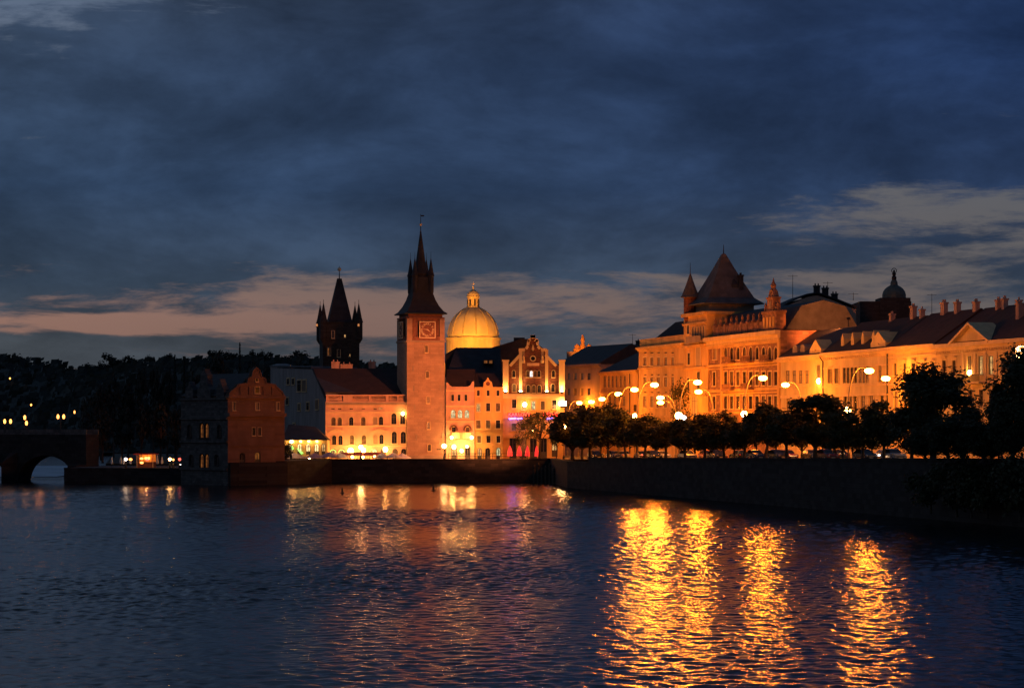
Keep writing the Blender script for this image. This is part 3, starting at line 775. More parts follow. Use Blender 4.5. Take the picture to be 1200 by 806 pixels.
    c = u_(1141); w = 5.6
    g = MB(); g.fpoly(FR, [(c - w, e4 + .03), (c + w, e4 + .03), (c, e4 + 2.4)], -3.0, .25); pd = g.build('pediment', 'cream', r)
    g = MB(); g.fband(FR, [(c - w - .7, e4 + .05), (c, e4 + 2.75), (c + w + .7, e4 + .05)], .32, -2.9, .95); g.build('raking_cornice', 'trim', pd)
    for px in (1128, 1143, 1155.5, 1168): MB().fbox(FR, u_(px) - .35, u_(px) + .35, z(px, 445), z(px, 411.5), .004, .16).build('pilaster', 'trim', r)
    # balcony
    zb_ = z(1143, 447.5); A, B = u_(1130), u_(1157)
    bl = MB().fbox(FR, A, B, zb_ - .25, zb_, .01, 1.3).build('balcony', 'trim', r)
    g = MB(); g.fbox(FR, A, B, zb_ + .95, zb_ + 1.03, 1.2, 1.26)
    n = 34
    for i in range(n + 1): g.fbox(FR, A + (B - A) * i / n - .025, A + (B - A) * i / n + .025, zb_, zb_ + .95, 1.2, 1.25)
    g.build('balustrade', 'iron', bl)
    rf = gable_roof(r, FR, a, b, e4 + .03, e4 + 5.4, 15, 'roofred', .5)
    for px, h, w, n in ((1114, 1.5, 1.0, 2), (1121, 1.6, 1.1, 2), (1137, .9, .8, 1), (1151, 1.7, 1.3, 2), (1165, 1.1, 1.6, 3), (1178, 1.2, 1.1, 2)):
        p = FR.pt(u_(px) + .8, 0, -7); chimney(rf, p[0], p[1], e4 + 3.8, e4 + 5.4 + h * .62, w * .7, .7, CAM_ROT, pots=n)
    p = FR.pt(u_(1162), 0, -4.2); chimney(rf, p[0], p[1], e4 + 2, e4 + 5.2, .9, .8, CAM_ROT, pots=1)
    # scaffold on the ridge at the right edge
    p = FR.pt(u_(1194), e4 + 4.6, -7); s = MB()
    for i in range(4):
        for j in (0, 1.2): s.tube([(p[0] + i * 1.5 - 1, p[1] + j, e4 + 4.6), (p[0] + i * 1.5 - 1, p[1] + j, e4 + 8.2)], .05, 4)
    for k in (1.2, 2.4, 3.4):
        for j in (0, 1.2): s.tube([(p[0] - 1, p[1] + j, e4 + 4.6 + k), (p[0] + 3.5, p[1] + j, e4 + 4.6 + k)], .05, 4)
    tag(s.build('roof_scaffold', 'iron', origin=(p[0], p[1], e4 + 4.6)), 'small tube scaffold on the ridge of the palace at the right edge', 'scaffold')
right_row()

# --- red sandstone palace with the pyramid tower
def sandstone():
    z = lambda px, py: FR.z(px, py)
    a, b = u_(829.5), u_(914.4); e = z(872, 391.5)
    xs = (842.5, 850.5, 857.5, 865, 872.5, 880, 887.5, 895, 902.3, 909.3)
    Wb = Wn(xs[1:], 414, 3.7, 14.5, 'sak') + Wn(xs[1:], 443.5, 4.0, 16, 'sk') + Wn(xs[1:], 471.5, 4.2, 15, 'sk') + Wn((850, 862, 874, 886, 898, 908), 508, 6, 20, 'ak')
    Wb += Wn((837,), 444, 3.2, 16, 'sk') + Wn((837,), 472, 3.4, 15, 'sk') + Wn((838,), 412, 4.2, 18, 'sa', 'blind')
    r = house('sandstone_palace', 'red sandstone palace with a pyramid roofed corner tower and an ornate crest', 'palace', FR, zb(914), e, 15, Wb, 'bellevue', None, a, b)
    cornice(r, FR, a, b, e + .02, 1.3, 1.0, 'trim', dent=.9)
    for py, hh in ((402, .5), (424.5, .5), (429, .25), (455, .5), (460, .25), (482, .4)): string_course(r, FR, a, b, z(872, py), hh, .22, 'ochre')
    for px in (830.2, 846.5, 913.4): MB().fbox(FR, u_(px) - .45, u_(px) + .45, zb(914), e - 1.4, .004, .25).build('pilaster', 'ochre', r)
    # small stone balconies under the upper windows
    for px, py in ((857.5, 424), (880, 423), (902, 422), (857.5, 456), (880, 455)):
        A, B = u_(px - 5), u_(px + 5); zz = z(px, py)
        bl = MB().fbox(FR, A, B, zz - .3, zz, .24, 1.2).build('balcony', 'bellevue', r)
        g = MB().fbox(FR, A, B, zz + .8, zz + .92, 1.0, 1.14)
        for i in range(13): g.fbox(FR, A + (B - A) * i / 12 - .05, A + (B - A) * i / 12 + .05, zz, zz + .8, 1.02, 1.1)
        g.build('balustrade', 'bellevue', bl)
    # parapet with pinnacles, mansard behind
    pp = MB(); A, B = u_(833), u_(891); pp.fbox(FR, A, B, e + .03, e + 1.9, -.9, -.4); pa = pp.build('parapet', 'bellevue', r)
    for i in range(9):
        uu = A + (B - A) * (i + .3) / 9; q = FR.pt(uu, e + .03, -.6)
        MB().lathe([(.42, 0), (.42, 1.9), (.55, 1.95), (.55, 2.15), (.28, 2.4), (.2, 2.7), (.3, 3.0), (.06, 3.5)], 4, q, CAM_ROT + math.pi / 4).build('pinnacle', 'bellevue', pa)
    mz = MB(); ua, ub = a + .5, b - .5
    mz.add([FR.pt(ua, e + .1, -1.2), FR.pt(ub, e + .1, -1.2), FR.pt(ub, e + .1, -14.6), FR.pt(ua, e + .1, -14.6), FR.pt(ua, e + 4.2, -4), FR.pt(ub, e + 4.2, -4), FR.pt(ub, e + 4.2, -12), FR.pt(ua, e + 4.2, -12), FR.pt(ua, e + 5.2, -8), FR.pt(ub, e + 5.2, -8)],
           [(0, 1, 5, 4), (1, 2, 6, 5), (2, 3, 7, 6), (3, 0, 4, 7), (4, 5, 9, 8), (6, 7, 8, 9), (5, 6, 9), (7, 4, 8)])
    mz.build('mansard_roof', 'slate', r)
    # ornate crest at the near end
    c = u_(902.5); y0 = e + .03
    cr = MB().fbox(FR, c - 3.2, c + 3.2, y0, y0 + 3.0, -1.6, .2).build('crest', 'bellevue', r)
    g = MB().fbox(FR, c - 3.4, c + 3.4, y0 + 3.003, y0 + 3.4, -1.7, .35); g.fbox(FR, c - 1.5, c + 1.5, y0 + 3.403, y0 + 5.5, -1.3, .0); g.fbox(FR, c - 1.7, c + 1.7, y0 + 5.503, y0 + 5.8, -1.4, .12)
    g.fpoly(FR, [(c - 1.4, y0 + 5.803), (c + 1.4, y0 + 5.803), (c + .7, y0 + 6.9), (c - .7, y0 + 6.9)], -1.1, -.15)
    for sd_ in (-1, 1): g.fpoly(FR, [(c + sd_ * 3.1, y0 + 3.403), (c + sd_ * 1.52, y0 + 3.403), (c + sd_ * 1.52, y0 + 5.0), (c + sd_ * 1.9, y0 + 4.2)][::sd_], -.9, -.2)
    g.build('stage', 'bellevue', cr)
    q = FR.pt(c, y0 + 6.9, -.6); MB().lathe([(.62, 0), (.6, .15), (.4, .45), (.5, .95), (.3, 1.3), (.2, 1.5), (.03, 2.2)], 10, q).build('finial', 'bellevue', cr)
    for du in (-2.9, 2.9):
        q = FR.pt(c + du, y0 + 3.4, -.3); MB().lathe([(.3, 0), (.3, .5), (.18, .7), (.27, 1.05), (.05, 1.6)], 8, q).build('finial', 'bellevue', cr)
    for du in (-2.2, -.75, .75, 2.2): window(r, FR, c + du - .4, c + du + .4, y0 + .7, y0 + 2.3, 'k') if False else MB().fbox(FR, c + du - .4, c + du + .4, y0 + .6, y0 + 2.4, .203, .32).build('niche', 'ochre', cr)
    MB().fbox(FR, c - .5, c + .5, y0 + 3.8, y0 + 5.1, .003, .1).build('niche', 'dim', cr)
    # corner tower --------------------------------------------------
    ta, tb = u_(802.8), u_(829.4); zt = z(816, 366.5)
    tw = MB(); tw.hexa([FR.pt(ta, 0, .25)[:2], FR.pt(tb, 0, .25)[:2], FR.pt(tb, 0, -9.8)[:2], FR.pt(ta, 0, -9.8)[:2]], zb(820), zt)
    t = tw.build('tower', 'ochre', r)
    FT = Facade(FR.pt(ta, 0, .25)[:2], FR.pt(tb, 0, .25)[:2]); Lt = FT.len
    for uu, py, w, hh, fl in ((3.2, 420, 1.3, 2.2, 'mk'), (8.6, 416, 2.6, 4.4, 'ma'), (3.0, 450, 1.3, 2.4, 'mk'), (8.8, 446, 1.6, 3.2, 'mk'), (6.5, 474, 3.0, 4.0, 'mk'), (2.8, 384, 1.2, 2.0, 'mk')):
        zc = z(816, py); window(r, FT, uu - w / 2, uu + w / 2, zc - hh / 2, zc + hh / 2, fl, 'blind' if w > 2 else 'glass')
    for i in range(5): zc = z(816, 392); window(r, FT, 5.2 + i * 1.5, 6.1 + i * 1.5, zc - 1.4, zc + 1.4, 'mak', 'blind')
    bal = MB().fbox(FT, 4.6, 12.8, z(816, 402), z(816, 400), .01, 1.2).build('balcony', 'dim', t)
    MB().fbox(FT, 4.6, 12.8, z(816, 399.9), z(816, 394.5), 1.05, 1.2).build('balustrade', 'dim', bal)
    for py, hh, pr in ((366.5, .6, .6), (378, .4, .35), (404, .5, .4), (430, .4, .3), (462, .4, .3)): MB().fbox(FT, -.05, Lt + .05, z(816, py) - hh, z(816, py), .004, pr).build('string_course', 'ochre', t)
    FS = Facade(FR.pt(tb, 0, .25)[:2], FR.pt(tb, 0, -9.8)[:2])
    MB().fbox(FS, 0, FS.len, zt - .6, zt + .004, .004, .5).build('string_course', 'ochre', t)
    MB().fbox(FS, 0, FS.len, zt - 3.4, zt - 3.0, .004, .3).build('string_course', 'ochre', t)
    cc = FR.pt((ta + tb) / 2 - .6, 0, -5.6); rot = CAM_ROT + math.pi / 4; q2 = math.sqrt(2)
    hw = 4.75
    lb = MB().lathe([(hw * q2 - .5, zt + .01), (hw * q2 - .5, zt + 1.6)], 4, (cc[0], cc[1], 0), rot).build('lantern_stage', 'dim', t)
    for k in range(4): pass
    ez = zt + 1.62
    prof = [((hw + 1.1) * q2, ez - .15), ((hw + 1.15) * q2, ez), ((hw - .3) * q2, ez + 1.1), ((hw - 1.6) * q2, ez + 3.6), ((hw - 3.0) * q2, ez + 6.4), (.35 * q2, ez + 9.4), (.1, ez + 9.6)]
    rf = MB().lathe(prof, 4, (cc[0], cc[1], 0), rot).build('pyramid_roof', 'greyslate', t)
    MB().tube([(cc[0], cc[1], ez + 9.4), (cc[0], cc[1], ez + 11.2)], [.12, .05], 6).build('spike', 'iron', rf)
    # dormers on the roof and the stack behind
    q = Vector(cc) + Vector((FR.n.x, FR.n.y, 0)) * 0 ; ds = Vector((FS.n.x, FS.n.y))
    p = Vector((cc[0], cc[1])) + ds * (hw - 1.9) + Vector((FR.n.x, FR.n.y)) * (-1.0)
    MB().lathe([(.9, ez + 2.2), (.9, ez + 3.6), (.05, ez + 4.7)], 4, (p.x, p.y, 0), rot).build('dormer', 'slate', rf)
    p = Vector((cc[0], cc[1])) + ds * 3.2 - Vector((FR.n.x, FR.n.y)) * 2.2
    chimney(rf, p.x, p.y, ez + 1.5, ez + 5.4, 1.0, .8, CAM_ROT, 'slate')
    # round corner turret
    q = FT.pt(1.6, 0, -.75); tz = z(806, 366)
    tt = MB().lathe([(.6, tz - 2.6), (1.25, tz - 1.2), (1.25, tz + 2.7), (1.4, tz + 2.8)], 12, (q[0], q[1], 0)).build('turret', 'brick', t)
    cn = MB().lathe([(1.9, tz + 2.81), (1.6, tz + 3.2), (.9, tz + 5.0), (.06, tz + 7.4)], 12, (q[0], q[1], 0)).build('cone_roof', 'greyslate', tt)
    MB().tube([(q[0], q[1], tz + 7.2), (q[0], q[1], tz + 9.4)], [.08, .03], 5).build('spike', 'iron', tt)
sandstone()

# --- the two houses left of the sandstone palace
def left_of_palace():
    z = lambda px, py: FR.z(px, py)
    a, b = u_(748.6), u_(802.6); e = z(775, 404.5)
    xs = (756, 764, 771.6, 780, 788, 796)
    W = Wn(xs[:5], 423.5, 3.6, 9, 'sk', 'blind') + Wn(xs[:5], 447.5, 3.8, 11, 'sk', 'blind') + Wn(xs[:5], 470.5, 3.8, 13, 'sk', 'blind') + Wn(xs[:5], 508, 5, 16, 'ak')
    W += Wn(xs[:5], 413.2, 3.4, 1.6, 'k') + Wn(xs[:5], 439, 3.0, 1.4, 'k') + Wn(xs[:5], 459.5, 3.0, 1.4, 'k')
    r = house('town_house', 'tall ochre house with a flat parapet beside the sandstone palace tower', 'house', FR, zb(800), e, 14, W, 'ochre', GR, a, b, side=(4, 0))
    cornice(r, FR, a, b, e + .02, .8, .7, 'ochre')
    MB().fbox(FR, a, b, e + .03, e + 1.6, -.7, -.2).build('parapet', 'ochre', r)
    string_course(r, FR, a, b, z(775, 429), .35, .3, 'ochre'); string_course(r, FR, a, b, z(775, 453.5), .2, .2, 'ochre'); string_course(r, FR, a, b, z(775, 487), .35, .3, 'ochre')
    rf = gable_roof(r, FR, a + 1, b, e + .4, e + 5.0, 12.5, 'roof', -1.2, hip0=3.5)
    p = FR.pt(u_(800), 0, -6); chimney(rf, p[0], p[1], e + 3, e + 6.2, 1.2, 1, CAM_ROT)
    # low house round the bend
    f = FP(703, 503, 747.5, 482.5); e2 = f.z(720, 435)
    W = Wn((708.5, 713, 717.5, 722, 727, 732), 447, 2.6, 13, 'k', 'blind') + Wn((709, 714.5, 720, 725.5, 731), 470, 3.0, 11, 'k', 'blind') + Wn((744,), 478, 4, 8, 'k')
    r = house('town_house', 'lower ochre house with a dark hipped roof left of the tall flat topped house', 'house', f, 3.6, e2, 14, W, 'ochre', GR, side=(3, 0))
    cornice(r, f, 0, f.len, e2 + .02, .7, .6, 'ochre'); string_course(r, f, 0, f.len, f.z(720, 459), .3, .2, 'ochre'); string_course(r, f, 0, f.len, f.z(720, 484), .3, .2, 'ochre')
    gable_roof(r, f, 0, f.len, e2 + .03, e2 + 5.5, 17, 'slate', .5, hip0=9)
    MB().tube([f.pt(f.u(738.5), 3.6, .12), f.pt(f.u(738.5), e2 - .4, .12)], .1, 6).build('downpipe', 'iron', r)
    # big dark roof and dim house behind, at the street mouth
    f = FP(652, 556, 704, 536); e3 = f.z(680, 427)
    W = []
    for py in (441, 459, 478, 500): W += Wn((666, 674, 682, 690), py, 3.6, 8, 'k')
    r = house('town_house', 'dim brown house in the gap right of the gabled club house', 'house', f, 3.4, e3, 16, W, 'dim', GR)
    cornice(r, f, 0, f.len, e3 + .02, .8, .7, 'dim')
    gable_roof(r, f, 0, f.len, e3 + .03, e3 + 4.6, 16, 'slate', .5)
    f = FP(692, 590, 760, 560); e4 = f.z(725, 424)
    r = house('town_house', 'broad dark roofed house rising behind the low ochre house', 'house', f, 3.4, e4, 18, [], 'dim', GR, u1=f.len + 10)
    rf = gable_roof(r, f, 0, f.len + 10, e4 + .03, f.z(725, 402) + .2, 18, 'slate', .5, hip0=7, hip1=4)
    p = f.pt(f.u(716), 0, -8); chimney(rf, p[0], p[1], f.z(716, 404), f.z(716, 398.5), 2.4, 1.2, 0, 'slate')
    antenna(p[0] - 2, p[1], f.z(716, 402), f.z(712, 391), 'thin aerial on the dark roof right of the club house')
    # floodlit roof sculptures far behind
    Y = 640; x0 = Xp(682, Y); zz = Zp(412, Y)
    t = thing('roof_ornament', 'orange lit group of roof finials behind the club house', 'ornament', (x0, Y, zz))
    MB().box(x0 - 4, x0 + 4, Y, Y + 5, zz - 25, zz).build('pedestal', 'dim', t)
    for px, r0, top in ((676.5, 1.1, 403), (683, .75, 392), (690.5, 1.0, 403)):
        h = Zp(top, Y) - zz
        MB().lathe([(r0, 0), (r0, h * .35), (r0 * .6, h * .5), (r0 * .75, h * .75), (r0 * .2, h)], 10, (Xp(px, Y), Y + 1, zz + .003)).build('finial', 'ochre', t)
    light('SPOT', 'ornament_floodlight', (x0 - 2, Y - 9, zz + .5), SOD, 6000, t, .3, (x0, Y, zz + 2), 60)
left_of_palace()

# --- dark houses and cupola behind the right row
def behind_right():
    Y = 432; pts = [(903, 440), (903, 372), (925, 357), (946, 348), (958, 346), (976, 352), (1003, 363), (1006, 440)]
    f = FP(903, Y, 1006, Y + 1)
    r = thing('rear_house', 'large blank gable wall of plain plaster above the roofs right of the sandstone palace', 'house', (Xp(950, Y), Y, zg(430)))
    uz = [f.uz(*p) for p in pts]; uz[0] = (uz[0][0], 4.5); uz[-1] = (uz[-1][0], 4.5)
    MB().fpoly(f, uz, -16, 0).build('wall', 'pink', r)
    line = [f.uz(*p) for p in pts[1:-1]]
    rf = MB().fband(f, [(u, z + .35) for u, z in line], -.25, -16.3, .25).build('roof', 'slate', r)
    q = FR.pt(u_(952), 27.6, -6.3); t = thing('added_roof_floodlight', 'small added floodlight on the ridge of the corner house, brightening the blank gable wall', 'floodlight', q)  # floodlight added on the ridge to brighten the otherwise dark gable wall
    MB().box(q[0] - .06, q[0] + .06, q[1] - .06, q[1] + .06, 26.8, 27.9).build('post', 'iron', t); MB().box(q[0] - .3, q[0] + .3, q[1] - .15, q[1] + .15, 27.903, 28.3).build('housing', 'iron', t); MB().box(q[0] - .25, q[0] + .25, q[1] + .155, q[1] + .19, 27.95, 28.25).build('glass_front', 'lens_off', t)
    light('SPOT', 'flood_lamp', (q[0], q[1] + .6, 28.1), (1, .24, .05), 34000, t, .3, (51.5, Y, 26), 64, .6)
    for px, py, h in ((962, 346, 2.0), (972, 350, 2.2), (983, 353, 1.6)):
        u, z = f.uz(px, py); p = f.pt(u, z, -4); chimney(rf, p[0], p[1], z - 1, z + h, 1.1, .9, 0, 'slate')
    for px, top in ((929, 322), (970, 330), (1000, 343)):
        Yq = 436; antenna(Xp(px, Yq), Yq, Zp(352, Yq), Zp(top, Yq), 'tall thin aerial above the blank gable wall' if px == 929 else ('aerial on the ridge right of the blank gable' if px == 970 else 'short aerial by the dark cupola house'))
    Y = 475; z0 = zg(475)
    r = thing('cupola_house', 'dark house with a small copper cupola and a statue on top, behind the terrace roofs', 'house', (Xp(1048, Y), Y, z0))
    MB().box(Xp(1008, Y), Xp(1068, Y), Y, Y + 16, z0, Zp(353, Y)).build('wall', 'oldstone', r)
    MB().box(Xp(1031, Y), Xp(1066.5, Y), Y - .6, Y + 6, Zp(353, Y) - 6, Zp(349, Y)).build('attic', 'oldstone', r)
    c = (Xp(1050, Y), Y + 2.4, 0); rr = 14 / F * Y
    d = MB().lathe([(rr * 1.05, Zp(350, Y)), (rr * 1.05, Zp(348.5, Y)), (rr, Zp(348, Y)), (rr, Zp(344.5, Y)), (rr * .93, Zp(341, Y)), (rr * .78, Zp(337.8, Y)), (rr * .55, Zp(335.2, Y)), (rr * .32, Zp(333.4, Y)), (.7, Zp(330, Y)), (.5, Zp(327.5, Y))], 16, c).build('cupola', 'copper', r, smooth=False)
    zz = Zp(327.5, Y)
    MB().lathe([(.45, zz), (.5, zz + .6), (.3, zz + .9), (.42, zz + 1.3), (.2, zz + 1.6), (.25, zz + 1.8), (.05, zz + 2.1)], 8, c).build('statue', 'iron', d)
    g = MB()
    for i in range(12):
        a, b = 2 * math.pi * i / 12, 2 * math.pi * (i + 1) / 12
        g.tube([(c[0] + .5 * math.cos(a), c[1], zz + 1.9 + .5 * math.sin(a)), (c[0] + .5 * math.cos(b), c[1], zz + 1.9 + .5 * math.sin(b))], .07, 4)
    g.build('wreath', 'iron', d)
    antenna(Xp(1092, 460), 460, Zp(372, 460), Zp(344, 460), 'lone aerial right of the copper cupola')
behind_right()
# ------------------------------------------------------------------ Left bank group on the quay
GQ = 'houses on the quay'
def club_house():
    Y = 480; f = FP(589.5, Y, 661.5, Y); z = lambda py: Zp(py, Y); u = f.u
    zc = z(461.5)
    W = [(602.5, 473, 5, 10, 'sk', 'glass'), (614, 475, 5, 10, 'sk', 'lit_warm'), (625, 475, 4.6, 10, 'sk', 'lit_pale'), (636, 475, 4.6, 10, 'sk', 'lit_dim'), (649.5, 473.5, 5, 10, 'sk', 'glass'),
         (602, 500, 5, 8, 'sk', 'lit_dim'), (613, 500, 5, 8, 'sk'), (625, 500, 5, 8, 'sk'), (637, 500, 5, 8, 'sk'), (648, 500, 5, 8, 'sk')]
    W += [(601, 524, 8, 26, 'adk', 'glass'), (613, 524, 8, 26, 'adk', 'lit_dim'), (625, 524, 8, 26, 'adk', 'glass'), (637, 524, 8, 26, 'adk', 'glass'), (650, 522, 7, 26, 'adk', 'lit_warm')]
    r = house('club_house', 'tall club house with a stepped red brick gable lit from below and red neon lettering', 'house', f, 3.6, zc, 22, W, 'ochre', GQ)
    string_course(r, f, 0, f.len, z(489), .3, .2, 'ochre'); string_course(r, f, 0, f.len, z(511), .4, .3, 'ochre')
    cornice(r, f, 0, f.len, zc + .02, .9, .6, 'trim')
    # brick gable with cream piers
    g = [(590, 461.3), (590, 430), (596.5, 428.5), (608.3, 415.8), (608.3, 409), (615, 408.6), (617.5, 405), (618, 398.6), (621.5, 397), (622, 393.4), (627, 393.4), (627.3, 397), (630.6, 398.6), (631.2, 405), (633.8, 408.6), (640.4, 409), (640.4, 415.8), (653, 428.5), (661, 430), (661, 461.3)]
    uz = [(f.uz(*p)) for p in g]
    uz[0] = (.08, zc + .03); uz[-1] = (f.len - .08, zc + .03)
    gb = MB().fpoly(f, uz, -.5, 0).build('gable', 'brick', r)
    for ln in ([(596.5, 427.6), (608.6, 414.6)], [(640.1, 414.6), (653, 427.6)], [(607.8, 408.4), (615, 408), (617.2, 404.4), (617.7, 398), (621.2, 396.4), (621.6, 392.6), (627.4, 392.6), (627.6, 396.4), (631, 398), (631.6, 404.4), (634, 408), (640.9, 408.4)]):
        MB().fband(f, [f.uz(*p) for p in ln], .55, -.7, .35).build('coping', 'trim', gb)
    for a, b, top in ((589.3, 596, 423.5), (655, 661.8, 423.5)):
        p = MB().fbox(f, u(a), u(b), zc + .03, z(top), .01, .5); p.fbox(f, u(a) - .15, u(b) + .15, z(top) + .003, z(top - 2), -.6, .65); p.build('pier', 'trim', gb)
    for a, b in ((608.2, 611.8), (638.8, 642.4)):
        MB().fbox(f, u(a), u(b), zc + .03, z(409.6), .005, .3).build('pilaster', 'trim', gb)
    for a, b in ((612, 614.8), (634.2, 637)):
        MB().fbox(f, u(a), u(b), z(419), z(411), .005, .12).build('panel', 'dim', gb)
        q = f.pt(u((a + b) / 2), z(425.5), .3); MB().lathe([(.3, 0), (.34, .5), (.2, .8), (.26, 1.1), (.08, 1.5)], 8, q).build('ornament', 'trim', gb)
    rr = MB(); c = f.uz(624.6, 420)
    rr.fband(f, [(c[0] + .62 * math.cos(-2 * math.pi * i / 16), c[1] + .62 * math.sin(-2 * math.pi * i / 16)) for i in range(17)], .2, .005, .2); ro = rr.build('round_window', 'trim', gb)
    MB().fsheet(f, [(c[0] + .45 * math.cos(2 * math.pi * i / 16), c[1] + .45 * math.sin(2 * math.pi * i / 16)) for i in range(16)], .03).build('pane', 'glass', ro)
    MB().fpoly(f, [f.uz(623, 409), f.uz(624.6, 403), f.uz(626.2, 409), f.uz(624.6, 411.5)], .005, .25).build('ornament', 'trim', gb)
    MB().fbox(f, u(617.6), u(632), z(428.6), z(425.2), .005, .16).build('plaque', 'pink', gb)
    for x, y, w, h, fl, pn in ((602, 438, 3.4, 8, 'mak', 'glass'), (648.5, 438, 3.4, 8, 'mak', 'glass'), (602.5, 454.5, 4, 9, 'mak', 'glass'), (648, 454.5, 4, 9, 'mak', 'glass'),
                               (618.6, 438, 3.6, 7.5, 'mak', 'glass'), (622.6, 438, 3.6, 7.5, 'mak', 'lit_white'), (627.2, 438, 3.6, 7.5, 'mak', 'glass'), (631.6, 438, 3.6, 7.5, 'mak', 'glass'),
                               (619, 455.5, 4, 8.5, 'mak', 'glass'), (625.6, 455.5, 4, 8.5, 'mak', 'glass'), (632, 455.5, 4, 8.5, 'mak', 'glass')):
        a, b, c_, d = hole_of(f, (x, y, w, h)); window(gb, f, a, b, c_, d, fl, pn)
    # roof behind the gable
    mb = MB(); k = [(.2, zc + .05), (u(597), z(430)), (u(624.5), z(400)), (u(652), z(430)), (f.len - .2, zc + .05)]
    mb.fpoly(f, k, -22, -.52); mb.build('roof', 'slate', r)
    for a, b in ((595.6, 622), (636.2, 654.6)): MB().fbox(f, u(a), u(b), z(488.2), z(483.2), .02, .2).build('added_dark_backing', 'dframe', r)  # dark panels added over the bright wall so the red letters stand out
    # neon lettering and tubes
    for ch, px in zip('KARLOVY', (597.5, 601.2, 604.8, 608.6, 612.2, 616, 619.8)): text_mesh(ch, .95, 'neon_letter', 'neonred', r, f, u(px), z(485.7), .35, .06, bold=.03)
    for ch, px in zip('LÁZNĚ', (638, 641.8, 645.2, 649, 652.6)): text_mesh(ch, .95, 'neon_letter', 'neonred', r, f, u(px), z(485.7), .35, .06, bold=.03)
    for a, b in ((596.5, 605), (606, 612), (641, 648)): MB().tube([f.pt(u(a), z(490.6), .35), f.pt(u(b), z(490), .35)], .14, 6).build('neon_tube', 'neonblue', r)
    light('POINT', 'neon_glow', f.pt(u(601), z(491), 1.2), (.15, .12, 1), 90, r, .6)
    # uplights at the feet of the piers
    for px, pw in ((592.5, 700), (610, 1200), (640.6, 850), (658.4, 1200)):
        q = f.pt(u(px), zc + .06, .95)
        t = thing('uplight', {592: 'uplight glowing at the foot of the left cream pier of the brick gable', 610: 'brightest uplight at the foot of the left pilaster of the brick gable', 640: 'uplight at the foot of the right pilaster of the brick gable', 658: 'uplight at the foot of the right cream pier of the brick gable'}[int(px)], 'uplight', q, 'uplights on the gable cornice')
        MB().lathe([(.22, 0), (.25, .25), (.32, .45)], 10, q).build('housing', 'iron', t)
        MB().lathe([(.30, .452), (.26, .52)], 10, q).build('glass_front', 'flood', t)
        light('SPOT', 'uplight_lamp', (q[0], q[1], q[2] + .6), (1.0, .50, .12), pw, t, .15, (q[0], q[1] + .75, q[2] + 5), 95, .9)
    q = f.pt(u(659.5), z(477), .7)
    t = thing('wall_floodlight', 'very bright floodlight on the right corner of the club house below the cornice', 'floodlight', q)
    MB().fbox(Facade(f.a, f.b), u(659.5) - .5, u(659.5) + .5, z(477.5), z(475), .05, .5).build('housing', 'iron', t)
    MB().fbox(f, u(659.5) - .7, u(659.5) + .7, z(474.9), z(470.5), .3, .6).build('glass_front', 'flood', t)
    light('POINT', 'flood_lamp', (q[0] - 1.5, q[1] - 1.6, z(476)), (1, .5, .14), 200, t, .4)
    # closed red parasols of the club garden, their red light put into the canopy
    for px, w in ((597.5, 1), (608.5, 1), (618, .9), (629, .8)):
        x = Xp(px, 466); b = thing('red_parasol', {597: 'closed red lit parasol, leftmost of the club garden', 608: 'closed red lit parasol, second from the left in the club garden', 618: 'closed red lit parasol by the tree trunk in the club garden', 629: 'closed red lit parasol, rightmost of the club garden'}[int(px)], 'parasol', (x, 466, zg(466)), 'red parasols of the club garden')
        MB().tube([(x, 466, zg(466)), (x, 466, zg(466) + 2.7)], .04, 6).build('pole', 'iron', b)
        MB().lathe([(.55 * w, .55), (.5 * w, 1.3), (.3 * w, 2.1), (.05, 2.65)], 10, (x, 466, zg(466))).build('canopy', 'redsheet', b)
    light('POINT', 'garden_glow', (Xp(612, 468), 470, 7), (1, .06, .04), 130, r, .5)
club_house()

